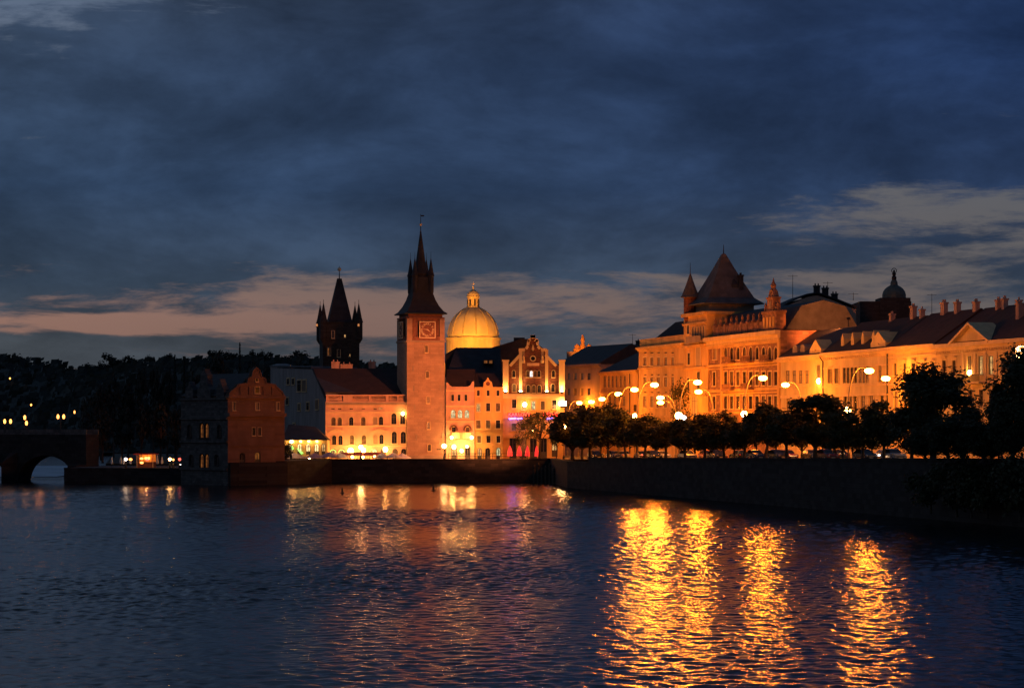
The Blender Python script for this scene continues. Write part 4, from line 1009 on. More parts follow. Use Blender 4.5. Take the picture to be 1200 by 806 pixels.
def row_houses():
    Y = 478; z = lambda py: Zp(py, Y)
    f = FP(522.5, Y, 556, Y); u = f.u
    W = Wn((530.4, 538, 546), 466, 3, 7.5, 'sk') + Wn((531, 539, 547), 485, 5.6, 10, 'sa', 'lit_pale') + Wn((531.7, 548), 504, 4.4, 7.5, 'sk') + [(532, 530, 6.5, 15.5, 'adk', 'lit_warm'), (548, 530, 6.5, 15.5, 'adk', 'glass')]
    r = house('quay_house', 'narrow quay house with three pale lit arched windows above a glowing balcony', 'house', f, 3.6, z(455), 14, W, 'pink', GQ)
    g = [(523, 455), (523, 448), (525, 448.3), (527, 451.5), (530, 453), (548, 453), (551, 451.5), (553.5, 447), (555.5, 446.5), (555.5, 455)]
    MB().fpoly(f, [f.uz(*p) for p in g], -.5, -.02).build('parapet', 'pink', r)
    string_course(r, f, 0, f.len, z(475), .3, .35); string_course(r, f, 0, f.len, z(457), .25, .2); string_course(r, f, 0, f.len, z(493), .2, .2)
    for px in (531.7, 548): MB().fband(f, arc_pts(u(px - 5), u(px + 5), z(497.5), 1.1), .3, .005, .25).build('lunette', 'brick', r)
    A, B = u(528.5), u(552.5)
    n = 10; pts = [(A, .02)] + [(A + (B - A) * i / n, .3 + 1.2 * math.sin(math.pi * i / n)) for i in range(n + 1)] + [(B, .02)]
    mb = MB(); zz = z(512)
    mb.hexa([f.pt(a, 0, o)[:2] for a, o in pts], zz - .3, zz)
    bl = mb.build('balcony', 'trim', r)
    g = MB()
    for (a0, o0), (a1, o1) in zip(pts[1:-2], pts[2:-1]): g.hexa([f.pt(a0, 0, o0 - .02)[:2], f.pt(a1, 0, o1 - .02)[:2], f.pt(a1, 0, o1 - .12)[:2], f.pt(a0, 0, o0 - .12)[:2]], zz + .003, zz + .95)
    g.build('balustrade', 'trim', bl)
    gable_roof(r, f, 0, f.len, z(455) + .02, z(431.5), 14, 'roof', -.6)
    # neighbour
    f2 = FP(556.2, Y + .4, 589.3, Y + .4); u2 = f2.u
    W = Wn((560.5, 572, 583.5), 460.5, 3.2, 6.5, 'sk') + [(560.5, 477.5, 4.6, 9, 'sk', 'lit_warm')] + Wn((572, 583.6), 477, 4.6, 9.5, 'sk') + Wn((560.5,), 497, 5, 9.5, 'sk') + [(572, 497, 5, 9.5, 'sk', 'lit_dim')] + Wn((583.6,), 497, 5, 9.5, 'sk')
    W += Wn((561.5, 572.5, 584), 514.5, 4.4, 8, 'sk') + [(562, 531, 5, 13, 'adk', 'lit_warm'), (571.6, 531, 6, 13, 'adk', 'glass'), (584, 531, 5, 13, 'adk', 'lit_pale')]
    r = house('quay_house', 'ochre quay house with a little round windowed gable, left of the club house', 'house', f2, 3.6, z(453.5), 14, W, 'ochre', GQ)
    cornice(r, f2, 0, f2.len, z(453.5) + .02, .4, .4, 'ochre'); string_course(r, f2, 0, f2.len, z(506), .3, .25, 'ochre'); string_course(r, f2, 0, f2.len, z(470), .2, .15, 'ochre')
    g = [(566, 453.4), (567, 447.5), (569.5, 446), (571.8, 442), (574, 446), (576.5, 447.5), (577.5, 453.4)]
    gb = MB().fpoly(f2, [f2.uz(*p) for p in g], -.5, .1).build('dormer_gable', 'ochre', r)
    c = f2.uz(571.8, 449.5); MB().fpoly(f2, [(c[0] + .42 * math.cos(2 * math.pi * i / 14), c[1] + .42 * math.sin(2 * math.pi * i / 14)) for i in range(14)], .103, .16).build('round_window', 'brick', gb)
    gable_roof(r, f2, 0, f2.len, z(453.5) + .02, z(436), 14, 'roof', -.4)
    # large black roofs rising behind
    Y3 = 505; f3 = FP(522.5, Y3, 588, Y3)
    r = thing('rear_house', 'black roofed block between the clock tower and the brick gable, under the dome', 'house', f3.pt(f3.len / 2, 3.6, -8))
    MB().hexa([f3.pt(0, 0)[:2], f3.pt(f3.len, 0)[:2], f3.pt(f3.len, 0, -16)[:2], f3.pt(0, 0, -16)[:2]], 3.6, Zp(441, Y3)).build('wall', 'dim', r)
    mb = MB(); zz = Zp(441, Y3); zr = Zp(406, Y3)
    mb.add([f3.pt(0, zz, .5), f3.pt(f3.len, zz, .5), f3.pt(f3.len, zz, -16), f3.pt(0, zz, -16), f3.pt(f3.u(533.5), zr, -7), f3.pt(f3.u(586), zr, -7)], [(0, 1, 5, 4), (1, 2, 5), (2, 3, 4, 5), (3, 0, 4), (3, 2, 1, 0)])
    rf = mb.build('roof', 'slate', r)
    MB().fpoly(f3, [f3.uz(520.5, 441), f3.uz(536, 441), f3.uz(536, 406.6), f3.uz(533.5, 406.4), f3.uz(520.5, 414)], -14, -6.5).build('attic', 'slate', rf)
    MB().hexa([f3.pt(f3.u(586), 0, -3)[:2], f3.pt(f3.u(616), 0, -3)[:2], f3.pt(f3.u(616), 0, -12)[:2], f3.pt(f3.u(586), 0, -12)[:2]], 3.6, Zp(408, Y3), ).build('attic', 'slate', rf) if False else None
    for px, w in ((569, 2.6), (575, 2.2)):
        d = MB().fbox(f3, f3.u(px) - .55, f3.u(px) + .55, Zp(426, Y3), Zp(421.5, Y3), -6.0, -1.2).build('dormer', 'slate', rf)
        MB().fsheet(f3, [(f3.u(px) - .35, Zp(425.5, Y3)), (f3.u(px) + .35, Zp(425.5, Y3)), (f3.u(px) + .35, Zp(422.2, Y3)), (f3.u(px) - .35, Zp(422.2, Y3))], -1.19).build('pane', 'lit_dim', d)
    Y4 = 520; f4 = FP(577, Y4, 640, Y4)
    r = thing('rear_house', 'dark house with a sloping roof line just behind the brick gable', 'house', f4.pt(f4.len / 2, 3.6, -8))
    MB().fpoly(f4, [(0, 3.6), (f4.len, 3.6), (f4.len, Zp(410, Y4)), f4.uz(620, 397), f4.uz(611, 397), f4.uz(577, 407)], -14, 0).build('wall', 'slate', r)
    MB().fbox(f4, f4.u(602), f4.u(615), Zp(400, Y4), Zp(395, Y4), -6, -2).build('attic', 'slate', r)
row_houses()

def clock_tower():
    A = Vector((Xp(477, 474.4), 474.4)); yaw = R(17.6); d = Vector((math.cos(yaw), math.sin(yaw))); S = 7.75
    f = Facade(A, A + d * S); bk = Vector((-d.y, d.x)) * S
    fl = Facade(A + bk, A); fr = Facade(A + d * S, A + d * S + bk)
    zw, zt = Zp(399, 476), Zp(367.5, 476)
    cx, cy_ = (A + d * S / 2 + bk / 2)
    r = thing('clock_tower', 'tall plastered water tower with a square clock and a slender five spired roof', 'tower', (cx, cy_, 3.8))
    MB().hexa([(A + d * 0).to_tuple(), (A + d * S).to_tuple(), (A + d * S + bk).to_tuple(), (A + bk).to_tuple()], 3.8, zw - .01).build('shaft', 'tower', r)
    z = lambda py: Zp(py, 476)
    MB().fbox(f, -.02, S + .02, 3.9, z(533.5), .004, .18).build('plinth', 'dim', r)
    for ff in (f, fl, fr):
        MB().fbox(ff, -.03, S + .03, zw - .35, zw, .004, .22).build('string_course', 'dim', r)
    # windows of the shaft
    for px, py, w, h in ((499.5, 409, 3.4, 8), (500.5, 439, 3.6, 8), (501.5, 468.5, 3.6, 7.5), (502, 498.5, 3.6, 8), (503, 524.5, 3.8, 7.5)):
        a = f.u(px) - w / 2 * .168; zc = z(py); hh = h / 2 * .168
        window(r, f, a, a + w * .168, zc - hh, zc + hh, 'mk', 'blind' if py == 468.5 else 'glass')
    for px, py in ((484, 432), (516, 431), (485, 455), (516, 454), (486, 477), (517, 476), (488, 512), (518, 510)):
        MB().fbox(f, f.u(px) - .12, f.u(px) + .12, z(py) - .55, z(py) + .55, .003, .05).build('slit', 'dim', r)
    MB().fbox(f, f.u(512) , f.u(516.5), z(527), z(525.5), .003, .06).build('plaque', 'dframe', r)
    # clock storey of dark timber with plaster corners
    i0 = .35
    q = lambda k: [(A + d * k + bk.normalized() * k).to_tuple(), (A + d * (S - k) + bk.normalized() * k).to_tuple(), (A + d * (S - k) + bk.normalized() * (S - k)).to_tuple(), (A + d * k + bk.normalized() * (S - k)).to_tuple()]
    cs = MB().hexa(q(i0), zw + .003, zt).build('clock_storey', 'wood', r)
    for ff in (f, fl, fr):
        MB().fbox(ff, .02, 1.1, zw + .006, zt - 1.0, -i0 + .004, 0.02).build('corner_panel', 'tower', cs)
        MB().fbox(ff, S - 1.0, S - .02, zw + .006, zt - 1.0, -i0 + .004, 0.02).build('corner_panel', 'tower', cs)
        g = MB()
        for i in range(7): g.fbox(ff, 1.3 + i * .83, 1.42 + i * .83, zw + .9, zt - 1.05, -i0 + .004, -i0 + .12)
        g.fbox(ff, 1.12, S - 1.02, zw + .006, zw + .8, -i0 + .004, .1); g.fbox(ff, .3, S - .3, zt - .95, zt - .7, -i0 + .004, .12)
        g.build('timber_framing', 'wood', cs)
    for ff, vis in ((f, 1), (fl, 1)):
        cu, cz, hs = S * .53, z(386.5), 1.65
        fc = MB().fbox(ff, cu - hs, cu + hs, cz - hs, cz + hs, .13, .3).build('clock_face', 'wood', cs)
        g = MB()
        for a0, a1, b0, b1 in ((-hs, hs, hs - .14, hs), (-hs, hs, -hs, -hs + .14), (-hs, -hs + .14, -hs + .14, hs - .14), (hs - .14, hs, -hs + .14, hs - .14)): g.fbox(ff, cu + a0, cu + a1, cz + b0, cz + b1, .303, .36)
        g.build('frame', 'gilt', fc)
        for i, t in enumerate(('XII', 'I', 'II', 'III', 'IIII', 'V', 'VI', 'VII', 'VIII', 'IX', 'X', 'XI')):
            a = math.pi / 2 - i * math.pi / 6
            text_mesh(t, .62, 'numeral', 'gilt', fc, ff, cu + 1.15 * math.cos(a), cz + 1.15 * math.sin(a), .33, .02, a - math.pi / 2)
        for ang, ln, w in ((R(-35), .8, .1), (R(170), 1.0, .08)):
            c, s = math.cos(ang), math.sin(ang)
            MB().fpoly(ff, [(cu - s * w - c * .2, cz + c * w - s * .2), (cu + s * w - c * .2, cz - c * w - s * .2), (cu + c * ln, cz + s * ln)], .36, .4).build('hand', 'gilt', fc)
    # roof
    rot = yaw + math.pi / 4; k2 = math.sqrt(2)
    prof = [(4.3 * k2, zt - .1), (4.35 * k2, zt + .08), (3.75 * k2, zt + .5), (3.0 * k2, zt + 1.6), (2.4 * k2, zt + 2.9), (1.95 * k2, zt + 4.4), (1.75 * k2, zt + 6.0), (1.7 * k2, zt + 7.4)]
    rf = MB().lathe(prof, 4, (cx, cy_, 0), rot).build('roof', 'slate', r)
    zs = zt + 7.4
    sp = MB().lathe([(1.5, zs - .5), (1.5, zs + .6), (1.65, zs + .7), (1.15, zs + 2.0), (.12, Zp(269, 476))], 8, (cx, cy_, 0), rot).build('spire', 'slate', rf)
    MB().tube([(cx, cy_, Zp(270, 476)), (cx, cy_, Zp(249, 476))], [.1, .04], 6).build('rod', 'iron', sp)
    MB().ball((cx, cy_, Zp(261.5, 476)), .28, n=10).build('ball', 'gilt', sp)
    MB().hexa([(cx - .05, cy_ - .05), (cx + .7, cy_ - .05), (cx + .7, cy_ + .05), (cx - .05, cy_ + .05)], Zp(252, 476), Zp(250.5, 476)).build('vane', 'iron', sp)
    for i in range(4):
        a = rot + i * math.pi / 2; px, py = cx + 2.35 * math.cos(a), cy_ + 2.35 * math.sin(a)
        t = MB().lathe([(.15, zt + 3.2), (.55, zt + 4.4), (.58, Zp(323, 476)), (.72, Zp(323, 476) + .1), (.5, Zp(318, 476)), (.06, Zp(302, 476))], 8, (px, py, 0)).build('corner_turret', 'slate', rf)
        MB().tube([(px, py, Zp(303, 476)), (px, py, Zp(294, 476))], [.05, .025], 5).build('rod', 'iron', t)
clock_tower()

def bridge_tower():
    Y = 600; z = lambda py: Zp(py, Y); k = Y / F
    cx = Xp(396, Y); yaw = R(10)
    r = thing('bridge_tower', 'black gothic bridge tower with a wedge roof and corner turrets', 'tower', (cx, Y + 5, 3))
    rot = yaw + math.pi / 4; q2 = math.sqrt(2); c = (cx, Y + 5, 0)
    MB().lathe([(4.6 * q2, 3), (4.6 * q2, z(403)), (4.8 * q2, z(398))], 4, c, rot).build('shaft', 'oldstone', r)
    MB().lathe([(4.8 * q2, z(398) + .01), (4.8 * q2, z(379)), (4.95 * q2, z(378.5)), (4.95 * q2, z(377))], 4, c, rot).build('gallery', 'oldstone', r)
    def along(rw, zz): return (rw * q2, zz)
    rf = MB().lathe([(3.0 * q2, z(377) + .01), (2.85 * q2, z(374)), (.55 * q2, z(325))], 4, c, rot, ).build('wedge_roof', 'slate', r)
    MB().tube([(cx, Y + 5, z(326)), (cx, Y + 5, z(310))], [.16, .05], 6).build('finial', 'iron', rf)
    MB().ball((cx, Y + 5, z(314)), .5, n=10).build('ball', 'gilt', rf)
    for i in range(4):
        a = rot + i * math.pi / 2; px, py = cx + 4.45 * q2 * math.cos(a), Y + 5 + 4.45 * q2 * math.sin(a)
        t = MB().lathe([(.3, z(402)), (.95, z(397)), (.95, z(378)), (1.1, z(377.5)), (.75, z(372)), (.07, z(355))], 8, (px, py, 0)).build('corner_turret', 'oldstone', r)
        MB().tube([(px, py, z(356)), (px, py, z(351))], .06, 5).build('rod', 'iron', t)
    f = Facade((cx - 5 * math.cos(yaw) + 4.6 * math.sin(yaw), Y + 5 - 5 * math.sin(yaw) - 4.6 * math.cos(yaw)), (cx + 5 * math.cos(yaw) + 4.6 * math.sin(yaw), Y + 5 + 5 * math.sin(yaw) - 4.6 * math.cos(yaw)))
    for px, py, w, h, o, pn in ((385.5, 412, .75, 1.9, 0, 'lit_dim'), (409.5, 416, .4, .5, 0, 'lit_warm'), (404, 393.6, .35, .6, .41, 'lit_warm'), (390, 392, .7, 1.8, .41, 'glass'), (397, 414, .7, 1.8, 0, 'glass')):
        u = f.u(px); zc = z(py); g = Facade(f.pt(0, 0, o)[:2], f.pt(10, 0, o)[:2])
        window(r, g, u - w / 2, u + w / 2, zc - h / 2, zc + h / 2, 'mk', pn)
    for px, py in ((372, 382.5), (420.7, 382.5)):
        q = (Xp(px, Y), Y - 1.75, z(py)); t = thing('turret_lantern', 'small orange light on the left turret of the bridge tower' if px < 400 else 'small orange light on the right turret of the bridge tower', 'lantern', q)
        MB().lathe([(.28, -.2), (.32, -.05)], 8, q).build('bracket', 'iron', t); MB().lathe([(.2, -.045), (.24, .4), (.1, .6)], 8, q).build('lamp_glass', 'faintlight', t)
    # statue niches as ribs on the front
    g = MB()
    for i in range(8): g.fbox(f, .8 + i * 1.2, 1.05 + i * 1.2, z(430), z(401), .003, .2)
    g.build('tracery', 'oldstone', r)
bridge_tower()

def domed_church():
    Y = 600; z = lambda py: Zp(py, Y); k = Y / F; cx = Xp(554, Y); c = (cx, Y + 7, 0)
    r = thing('domed_church', 'floodlit golden church dome with a small lantern behind the dark roofs', 'church', (cx, Y + 7, 3))
    MB().box(cx - 9, cx + 9, Y + 1, Y + 18, 3, z(425)).build('nave', 'cream2', r)
    MB().lathe([(6.85, z(425) + .01), (6.85, z(397)), (7.05, z(396.5)), (7.05, z(394.6)), (6.7, z(394.2))], 32, c).build('drum', 'cream', r)
    px = [(30.2, 394.1), (30.2, 391.5), (29.8, 388), (28.6, 382.5), (26.5, 376.8), (23.4, 371.3), (19.4, 366.6), (14.6, 362.6), (9.3, 359.6), (8.2, 358.9)]
    dm = MB().lathe([(a * k, z(b)) for a, b in px], 40, c).build('dome', 'dome', r, smooth=True)
    for i in range(12):
        a = 2 * math.pi * i / 12 + .13
        pts = [(c[0] + (q * k + .03) * math.cos(a), c[1] + (q * k + .03) * math.sin(a), z(b)) for q, b in px[1:-1]]
        MB().tube(pts, [.16] * len(pts), 5).build('rib', 'domerib', dm)
    ln = MB().lathe([(8.1 * k, z(358.8)), (8.1 * k, z(357.6)), (7.0 * k, z(357.4)), (7.0 * k, z(347)), (8.0 * k, z(346.6)), (8.0 * k, z(345.6))], 16, c).build('lantern', 'cream', r)
    for i in range(8):
        a = 2 * math.pi * i / 8 + .3; p = Vector((math.cos(a), math.sin(a)))
        ff = Facade((c[0] + p.x * 7.05 * k + p.y * .4, c[1] + p.y * 7.05 * k - p.x * .4), (c[0] + p.x * 7.05 * k - p.y * .4, c[1] + p.y * 7.05 * k + p.x * .4))
        MB().fpoly(ff, [(.15, z(356.5))] + arc_pts(.15, .65, z(349), .25) + [(.65, z(356.5))], -.2, .06).build('opening', 'dframe', ln)
    cp = MB().lathe([(7.6 * k, z(345.5)), (7.0 * k, z(342.5)), (5.2 * k, z(340)), (2.6 * k, z(338.3)), (1.0 * k, z(337)), (.8 * k, z(334))], 16, c).build('cap', 'dome', ln)
    g = MB().tube([(cx, Y + 7, z(335)), (cx, Y + 7, z(329))], .07, 5); g.tube([(cx - .45, Y + 7, z(330.7)), (cx + .45, Y + 7, z(330.7))], .06, 5); g.build('cross', 'gilt', cp)
    # floodlights that light the dome, on the roofs in front of it
    for x, y, zz, pw, lab in ((cx - 12, Y - 22, 24, 62000, 'small floodlight behind the black roof aimed up at the left of the dome'), (cx + 8, Y - 24, 24, 100000, 'small floodlight behind the black roof aimed up at the right of the dome')):
        t = thing('floodlight', lab, 'floodlight', (x, y, zz))
        MB().box(x - .12, x + .12, y - .12, y + .12, 3, zz).build('post', 'iron', t)
        MB().box(x - .5, x + .5, y - .3, y + .2, zz + .003, zz + .8).build('housing', 'iron', t)
        MB().box(x - .42, x + .42, y + .205, y + .25, zz + .1, zz + .7).build('glass_front', 'flood', t)
        light('SPOT', 'flood_lamp', (x, y + .5, zz + .4), (1, .37, .045), pw * .55, t, .3, (cx, Y + 7, z(380)), 52, .6)
domed_church()

def terrace_house():
    Y = 475; z = lambda py: Zp(py, Y); f = FP(381.5, Y, 477, Y); u = f.u
    pairs_u, pairs_l = 473, 515
    W = Wn((390.7, 398), 494, 5, 10, 'sak') + Wn((411.6, 425.7), 493.5, 5, 10, 'sak') + [(439.5, 493, 4.6, 9, 's', 'blind'), (446.5, 493, 5, 10, 'sak')] + Wn((461.6,), 490.5, 6, 13, 'sak') + [(471.8, 490.5, 6, 13, 'sak', 'glass')]
    W += Wn((391.5, 399), 515.5, 5, 11, 'sak') + Wn((412.3, 426.5), 515, 5, 11, 'sak') + [(440, 514.5, 5, 11, 'sa', 'blind'), (447, 514.5, 5, 11, 'sak')] + Wn((462, 472.5), 512.5, 6, 14, 'sak')
    W += Wn((390, 398, 411.5, 425.5, 439.5), 479, 4, 1.8, '') + [(446, 478.6, 4, 2.2, '', 'lit_warm')]
    W += [(x, 531, 6.5, 11, 'adk', p) for x, p in ((391, 'lit_warm'), (401, 'lit_warm'), (412.5, 'lit_bright'), (425, 'lit_warm'), (439, 'lit_bright'), (449, 'lit_dim'), (463, 'lit_dim'), (473, 'glass'))]
    r = house('quay_house', 'long salmon quay house with a balustrade over its cornice, left of the clock tower', 'house', f, 3.6, z(471.5), 16, W, 'salmon', GQ)
    cornice(r, f, 0, f.len, z(471.5) + .02, .5, .7, 'dim')
    for py, hh in ((482.5, .2), (498.5, .25), (521.5, .25)): string_course(r, f, 0, f.len, z(py), hh, .2)
    for a, b in ((385, 403), (434, 454)):   # flat pediments over the paired windows
        MB().fband(f, [f.uz(a, 505.5), f.uz((a + b) / 2, 502), f.uz(b, 505.5)], .22, .005, .3).build('pediment', 'trim', r)
    bl = MB().fbox(f, 0, f.len, z(471.4), z(470.2), -.9, -.2); bl.fbox(f, 0, f.len, z(463.6), z(462.4), -.9, -.2)
    for a, b in ((382, 384), (402, 413), (432, 434.5), (452, 455), (465, 467), (475, 477)): bl.fbox(f, u(a), u(b), z(470.2) + .002, z(463.6) - .002, -.85, -.25)
    pr = bl.build('parapet', 'salmon', r)
    for a, b in ((384, 402), (413, 432), (434.5, 452), (455, 465), (467, 475)):
        g = MB(); n = int((b - a) / 1.3)
        for i in range(n): c = u(a + (b - a) * (i + .5) / n); q = f.pt(c, z(470.2) + .002, -.55); g.lathe([(.07, 0), (.1, .35), (.05, .8), (.08, z(463.6) - z(470.2) - .004)], 6, q)
        g.build('balustrade', 'salmon', pr)
    mb = MB(); zz = z(467); zr = Zp(432, 490)
    P = [f.pt(0, zz, -1.2), f.pt(f.len, zz, -1.2), f.pt(f.len, zz, -26), (Xp(366, 500), 501, zz), (Xp(367, 488), 488, zr), (Xp(465, 488), 488, zr)]
    mb.add(P, [(0, 1, 5, 4), (1, 2, 5), (2, 3, 4, 5), (3, 0, 4), (3, 2, 1, 0)]); rf = mb.build('roof', 'roof', r)
    for px, w in ((393, 1.6), (406, 2.4), (436, 1.4)): chimney(rf, Xp(px, 488), 488.5, zr - .6, zr + (.9 if w > 2 else 1.4), w, .8, 0)
    # grey side house, its long wall turned away from the street lamps
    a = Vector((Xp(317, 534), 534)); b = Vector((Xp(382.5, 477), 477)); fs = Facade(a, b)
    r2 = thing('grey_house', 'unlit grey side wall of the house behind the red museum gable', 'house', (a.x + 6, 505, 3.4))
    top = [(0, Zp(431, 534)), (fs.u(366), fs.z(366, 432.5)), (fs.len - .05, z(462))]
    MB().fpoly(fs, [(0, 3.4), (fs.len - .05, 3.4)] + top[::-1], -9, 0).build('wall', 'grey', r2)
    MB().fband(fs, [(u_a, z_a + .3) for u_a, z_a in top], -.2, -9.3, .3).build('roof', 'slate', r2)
    for px, py, w, h in ((338, 447, 3, 7), (344, 447, 3, 7), (351, 452, 4.5, 13), (357, 452, 4.5, 13), (361, 476, 3, 9), (351, 477, 3, 8), (345, 500, 2.6, 8), (337, 470, 3, 8), (372, 474, 3.4, 11)):
        cu = fs.u(px); k = fs.Y(px) / F; wu = abs(fs.u(px + w / 2) - fs.u(px - w / 2)); zc = fs.z(px, py)
        window(r2, fs, cu - wu / 2, cu + wu / 2, zc - h * k / 2, zc + h * k / 2, 'mk', 'glass')
    MB().lathe([(2.4, Zp(432, 530)), (2.6, Zp(428, 530)), (2.7, Zp(427.6, 530)), (1.2, Zp(425, 530))], 10, (Xp(326, 530), 538, 0)).build('roof_turret', 'grey', r2)
    # café lean-to with a black roof
    Yc = 466; fc = FP(333, Yc, 383, Yc); zc = lambda py: Zp(py, Yc)
    r3 = thing('cafe_pavilion', 'brightly lit yellow café pavilion under a black lean-to roof on the quay', 'pavilion', fc.pt(fc.len / 2, 3.9, -4))
    W = [(341, 526, 5.5, 13, 'adk', 'lit_warm'), (351, 526, 5.5, 13, 'adk', 'lit_bright'), (361, 526, 5.5, 13, 'adk', 'lit_bright'), (371, 526, 5.5, 13, 'adk', 'lit_bright'), (379, 526, 4.5, 13, 'adk', 'lit_warm')]
    house('cafe_pavilion', '', '', fc, 3.9, zc(514.5), 8, W, 'cream', root=r3)
    mb = MB(); mb.add([fc.pt(-.3, zc(514.8), .9), fc.pt(fc.len + .2, zc(514.8), .9), fc.pt(fc.u(366), zc(500), -7.5), fc.pt(fc.u(334), zc(497), -7.5), fc.pt(-.3, zc(515.6), .9), fc.pt(fc.len + .2, zc(515.6), .9), fc.pt(fc.len + .2, zc(515.6), -7.9), fc.pt(-.3, zc(515.6), -7.9)],
                      [(0, 1, 2, 3), (4, 5, 1, 0), (5, 6, 2, 1), (6, 7, 3, 2), (7, 4, 0, 3), (7, 6, 5, 4)]); mb.build('roof', 'slate', r3)
    for px in (338, 347, 356, 365, 374): light('POINT', 'eaves_lamp', fc.pt(fc.u(px), zc(517.5), .7), (1, .52, .12), 34, r3, .12)
    for i, px in enumerate((343, 352.5, 362, 371.5)):
        MB().fpoly(fc, [(fc.u(px) - .18, zc(517.4)), (fc.u(px) + .18, zc(517.4)), (fc.u(px) + .18, zc(516.4)), (fc.u(px) - .18, zc(516.4))], .1, .3).build('eaves_light', 'globe', r3)
    for a, b, y0, y1 in ((341.5, 344.5, 522, 526), (348, 356, 525, 531)):
        MB().fpoly(fc, [fc.uz(a, y0), fc.uz(a + 2, y0 + .6), fc.uz(b, y1), fc.uz(b - 3, y1 + 1), ][::-1], .35, .42).build('green_banner', 'neongreen', r3)
    for px in (390.5, 400.5, 436.5):
        MB().fband(f, arc_pts(u(px - 3.8), u(px + 3.8), z(526.4), .62), .12, .24, .36).build('lit_arch', 'neongreen', r)
terrace_house()

def museum():
    c, rr, ll = Vector((Xp(267, 425), 425)), Vector((Xp(333.5, 433), 433)), Vector((Xp(212, 434), 434))
    fr, fl = Facade(c, rr), Facade(ll, c)
    r = thing('riverside_museum', 'gabled museum house at the water, right side brick orange and left side in the dark', 'house', (c.x, c.y + 8, -1))
    zr = lambda py: fr.z(300, py); e = zr(464)
    W = [(297.3, 505.5, 3.4, 9, 'sk'), (304, 505.5, 3.4, 9, 'sk', 'glass'), (301.5, 476, 4, 8, 's', 'blind'), (274, 476, 3.4, 9, 's', 'blind'), (325.5, 476, 3.4, 9, 's', 'blind'), (284, 536, 6.5, 12, 'adk'), (302, 535.5, 6.5, 12.5, 'adk', 'lit_dim')]
    bk = rr + ll - c
    house('riverside_museum', '', '', fr, 4.1, e, 12.5, W, 'sgraffito', root=r)
    for py, hh, pr in ((463.5, .5, .4), (484, .6, .6), (490, .2, .15), (521, .25, .2)): string_course(r, fr, 0, fr.len, zr(py), hh, pr, 'sgraffito')
    g = [(267.5, 463.4), (269, 459), (277, 452.6), (278.5, 450), (289, 448.5), (290, 443.5), (294, 441), (296, 434), (300, 430), (304.5, 434), (306.5, 441), (311, 443.5), (312, 448.5), (322, 450), (324, 452.6), (331, 459), (332.8, 463.4)]
    gb = MB().fpoly(fr, [fr.uz(*p) for p in g], -.7, .05).build('gable', 'sgraffito', r)
    MB().fband(fr, [fr.uz(*p) for p in g], .22, -.8, .2).build('coping', 'sgraffito', gb)
    for py in (452.5, 443.5): MB().fbox(fr, fr.u(279 if py > 450 else 291), fr.u(322 if py > 450 else 310), zr(py), zr(py - 1.4), .055, .22).build('string_course', 'sgraffito', gb)
    for px in (282, 292, 309, 319): MB().fbox(fr, fr.u(px) - .2, fr.u(px) + .2, zr(462.5), zr(453), .055, .2).build('pilaster', 'sgraffito', gb)
    a, b, c1, d1 = hole_of(fr, (301, 457, 5, 7)); window(gb, fr, a, b, c1, d1, 'mk')
    a, b, c1, d1 = hole_of(fr, (300.5, 445, 3, 4)); window(gb, fr, a, b, c1, d1, 'mak')
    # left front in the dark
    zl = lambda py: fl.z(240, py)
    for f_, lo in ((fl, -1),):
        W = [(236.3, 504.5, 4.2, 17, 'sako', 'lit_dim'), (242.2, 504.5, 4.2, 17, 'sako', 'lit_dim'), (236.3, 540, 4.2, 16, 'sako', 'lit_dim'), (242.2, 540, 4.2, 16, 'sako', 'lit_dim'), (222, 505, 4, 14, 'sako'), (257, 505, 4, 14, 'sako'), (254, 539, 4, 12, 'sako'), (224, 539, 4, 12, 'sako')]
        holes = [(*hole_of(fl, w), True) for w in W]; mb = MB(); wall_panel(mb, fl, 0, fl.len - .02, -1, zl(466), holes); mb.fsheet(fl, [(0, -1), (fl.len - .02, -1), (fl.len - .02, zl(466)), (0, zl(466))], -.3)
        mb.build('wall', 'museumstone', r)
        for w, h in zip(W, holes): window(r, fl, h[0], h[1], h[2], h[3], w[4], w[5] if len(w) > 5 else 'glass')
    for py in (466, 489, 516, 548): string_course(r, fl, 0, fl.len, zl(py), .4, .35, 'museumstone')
    for px, top, w in ((222, 447, 9), (239, 432, 15), (258, 444, 9)):
        k = w / 2
        g = [(px - k, 465.8), (px - k, 456), (px - k * .6, 453), (px - k * .5, top + 7), (px - k * .25, top + 4), (px, top), (px + k * .25, top + 4), (px + k * .5, top + 7), (px + k * .6, 453), (px + k, 456), (px + k, 465.8)]
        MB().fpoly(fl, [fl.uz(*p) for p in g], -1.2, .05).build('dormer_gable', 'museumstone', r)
    mb = MB(); h0 = e + .02; h1 = zr(437)
    P = [(*(c), h0), (*rr, h0), (*bk, h0), (*ll, h0)]; m1 = (c + rr) / 2; m2 = (ll + bk) / 2
    m1 = m1 + (m2 - m1) * .06
    mb.add(P + [(*m1, h1), (*m2, h1)], [(0, 4, 5, 3), (1, 2, 5, 4), (0, 1, 4), (2, 3, 5), (3, 2, 1, 0)]); mb.build('roof', 'slate', r)
    mb = MB(); b0 = c + (c - bk).normalized() * .5
    mb.hexa([(c + Vector((.5, -.3))).to_tuple(), (rr + Vector((.6, -.4))).to_tuple(), (bk).to_tuple(), (ll + Vector((.5, .6))).to_tuple()], -2, 4.05); mb.build('plinth', 'stone', r)
museum()
# quay bastion between the museum and the terrace
r = thing('quay_bastion', 'dark stone quay corner with shrubs below the red museum gable', 'wall', (-41, 445, -2))
MB().hexa([(Xp(268.5, 426) + .6, 426.9), (Xp(336, 433), 433), (-34, 451.2), (-47, 452)], -2, 4.3).build('wall_face', 'stone', r)

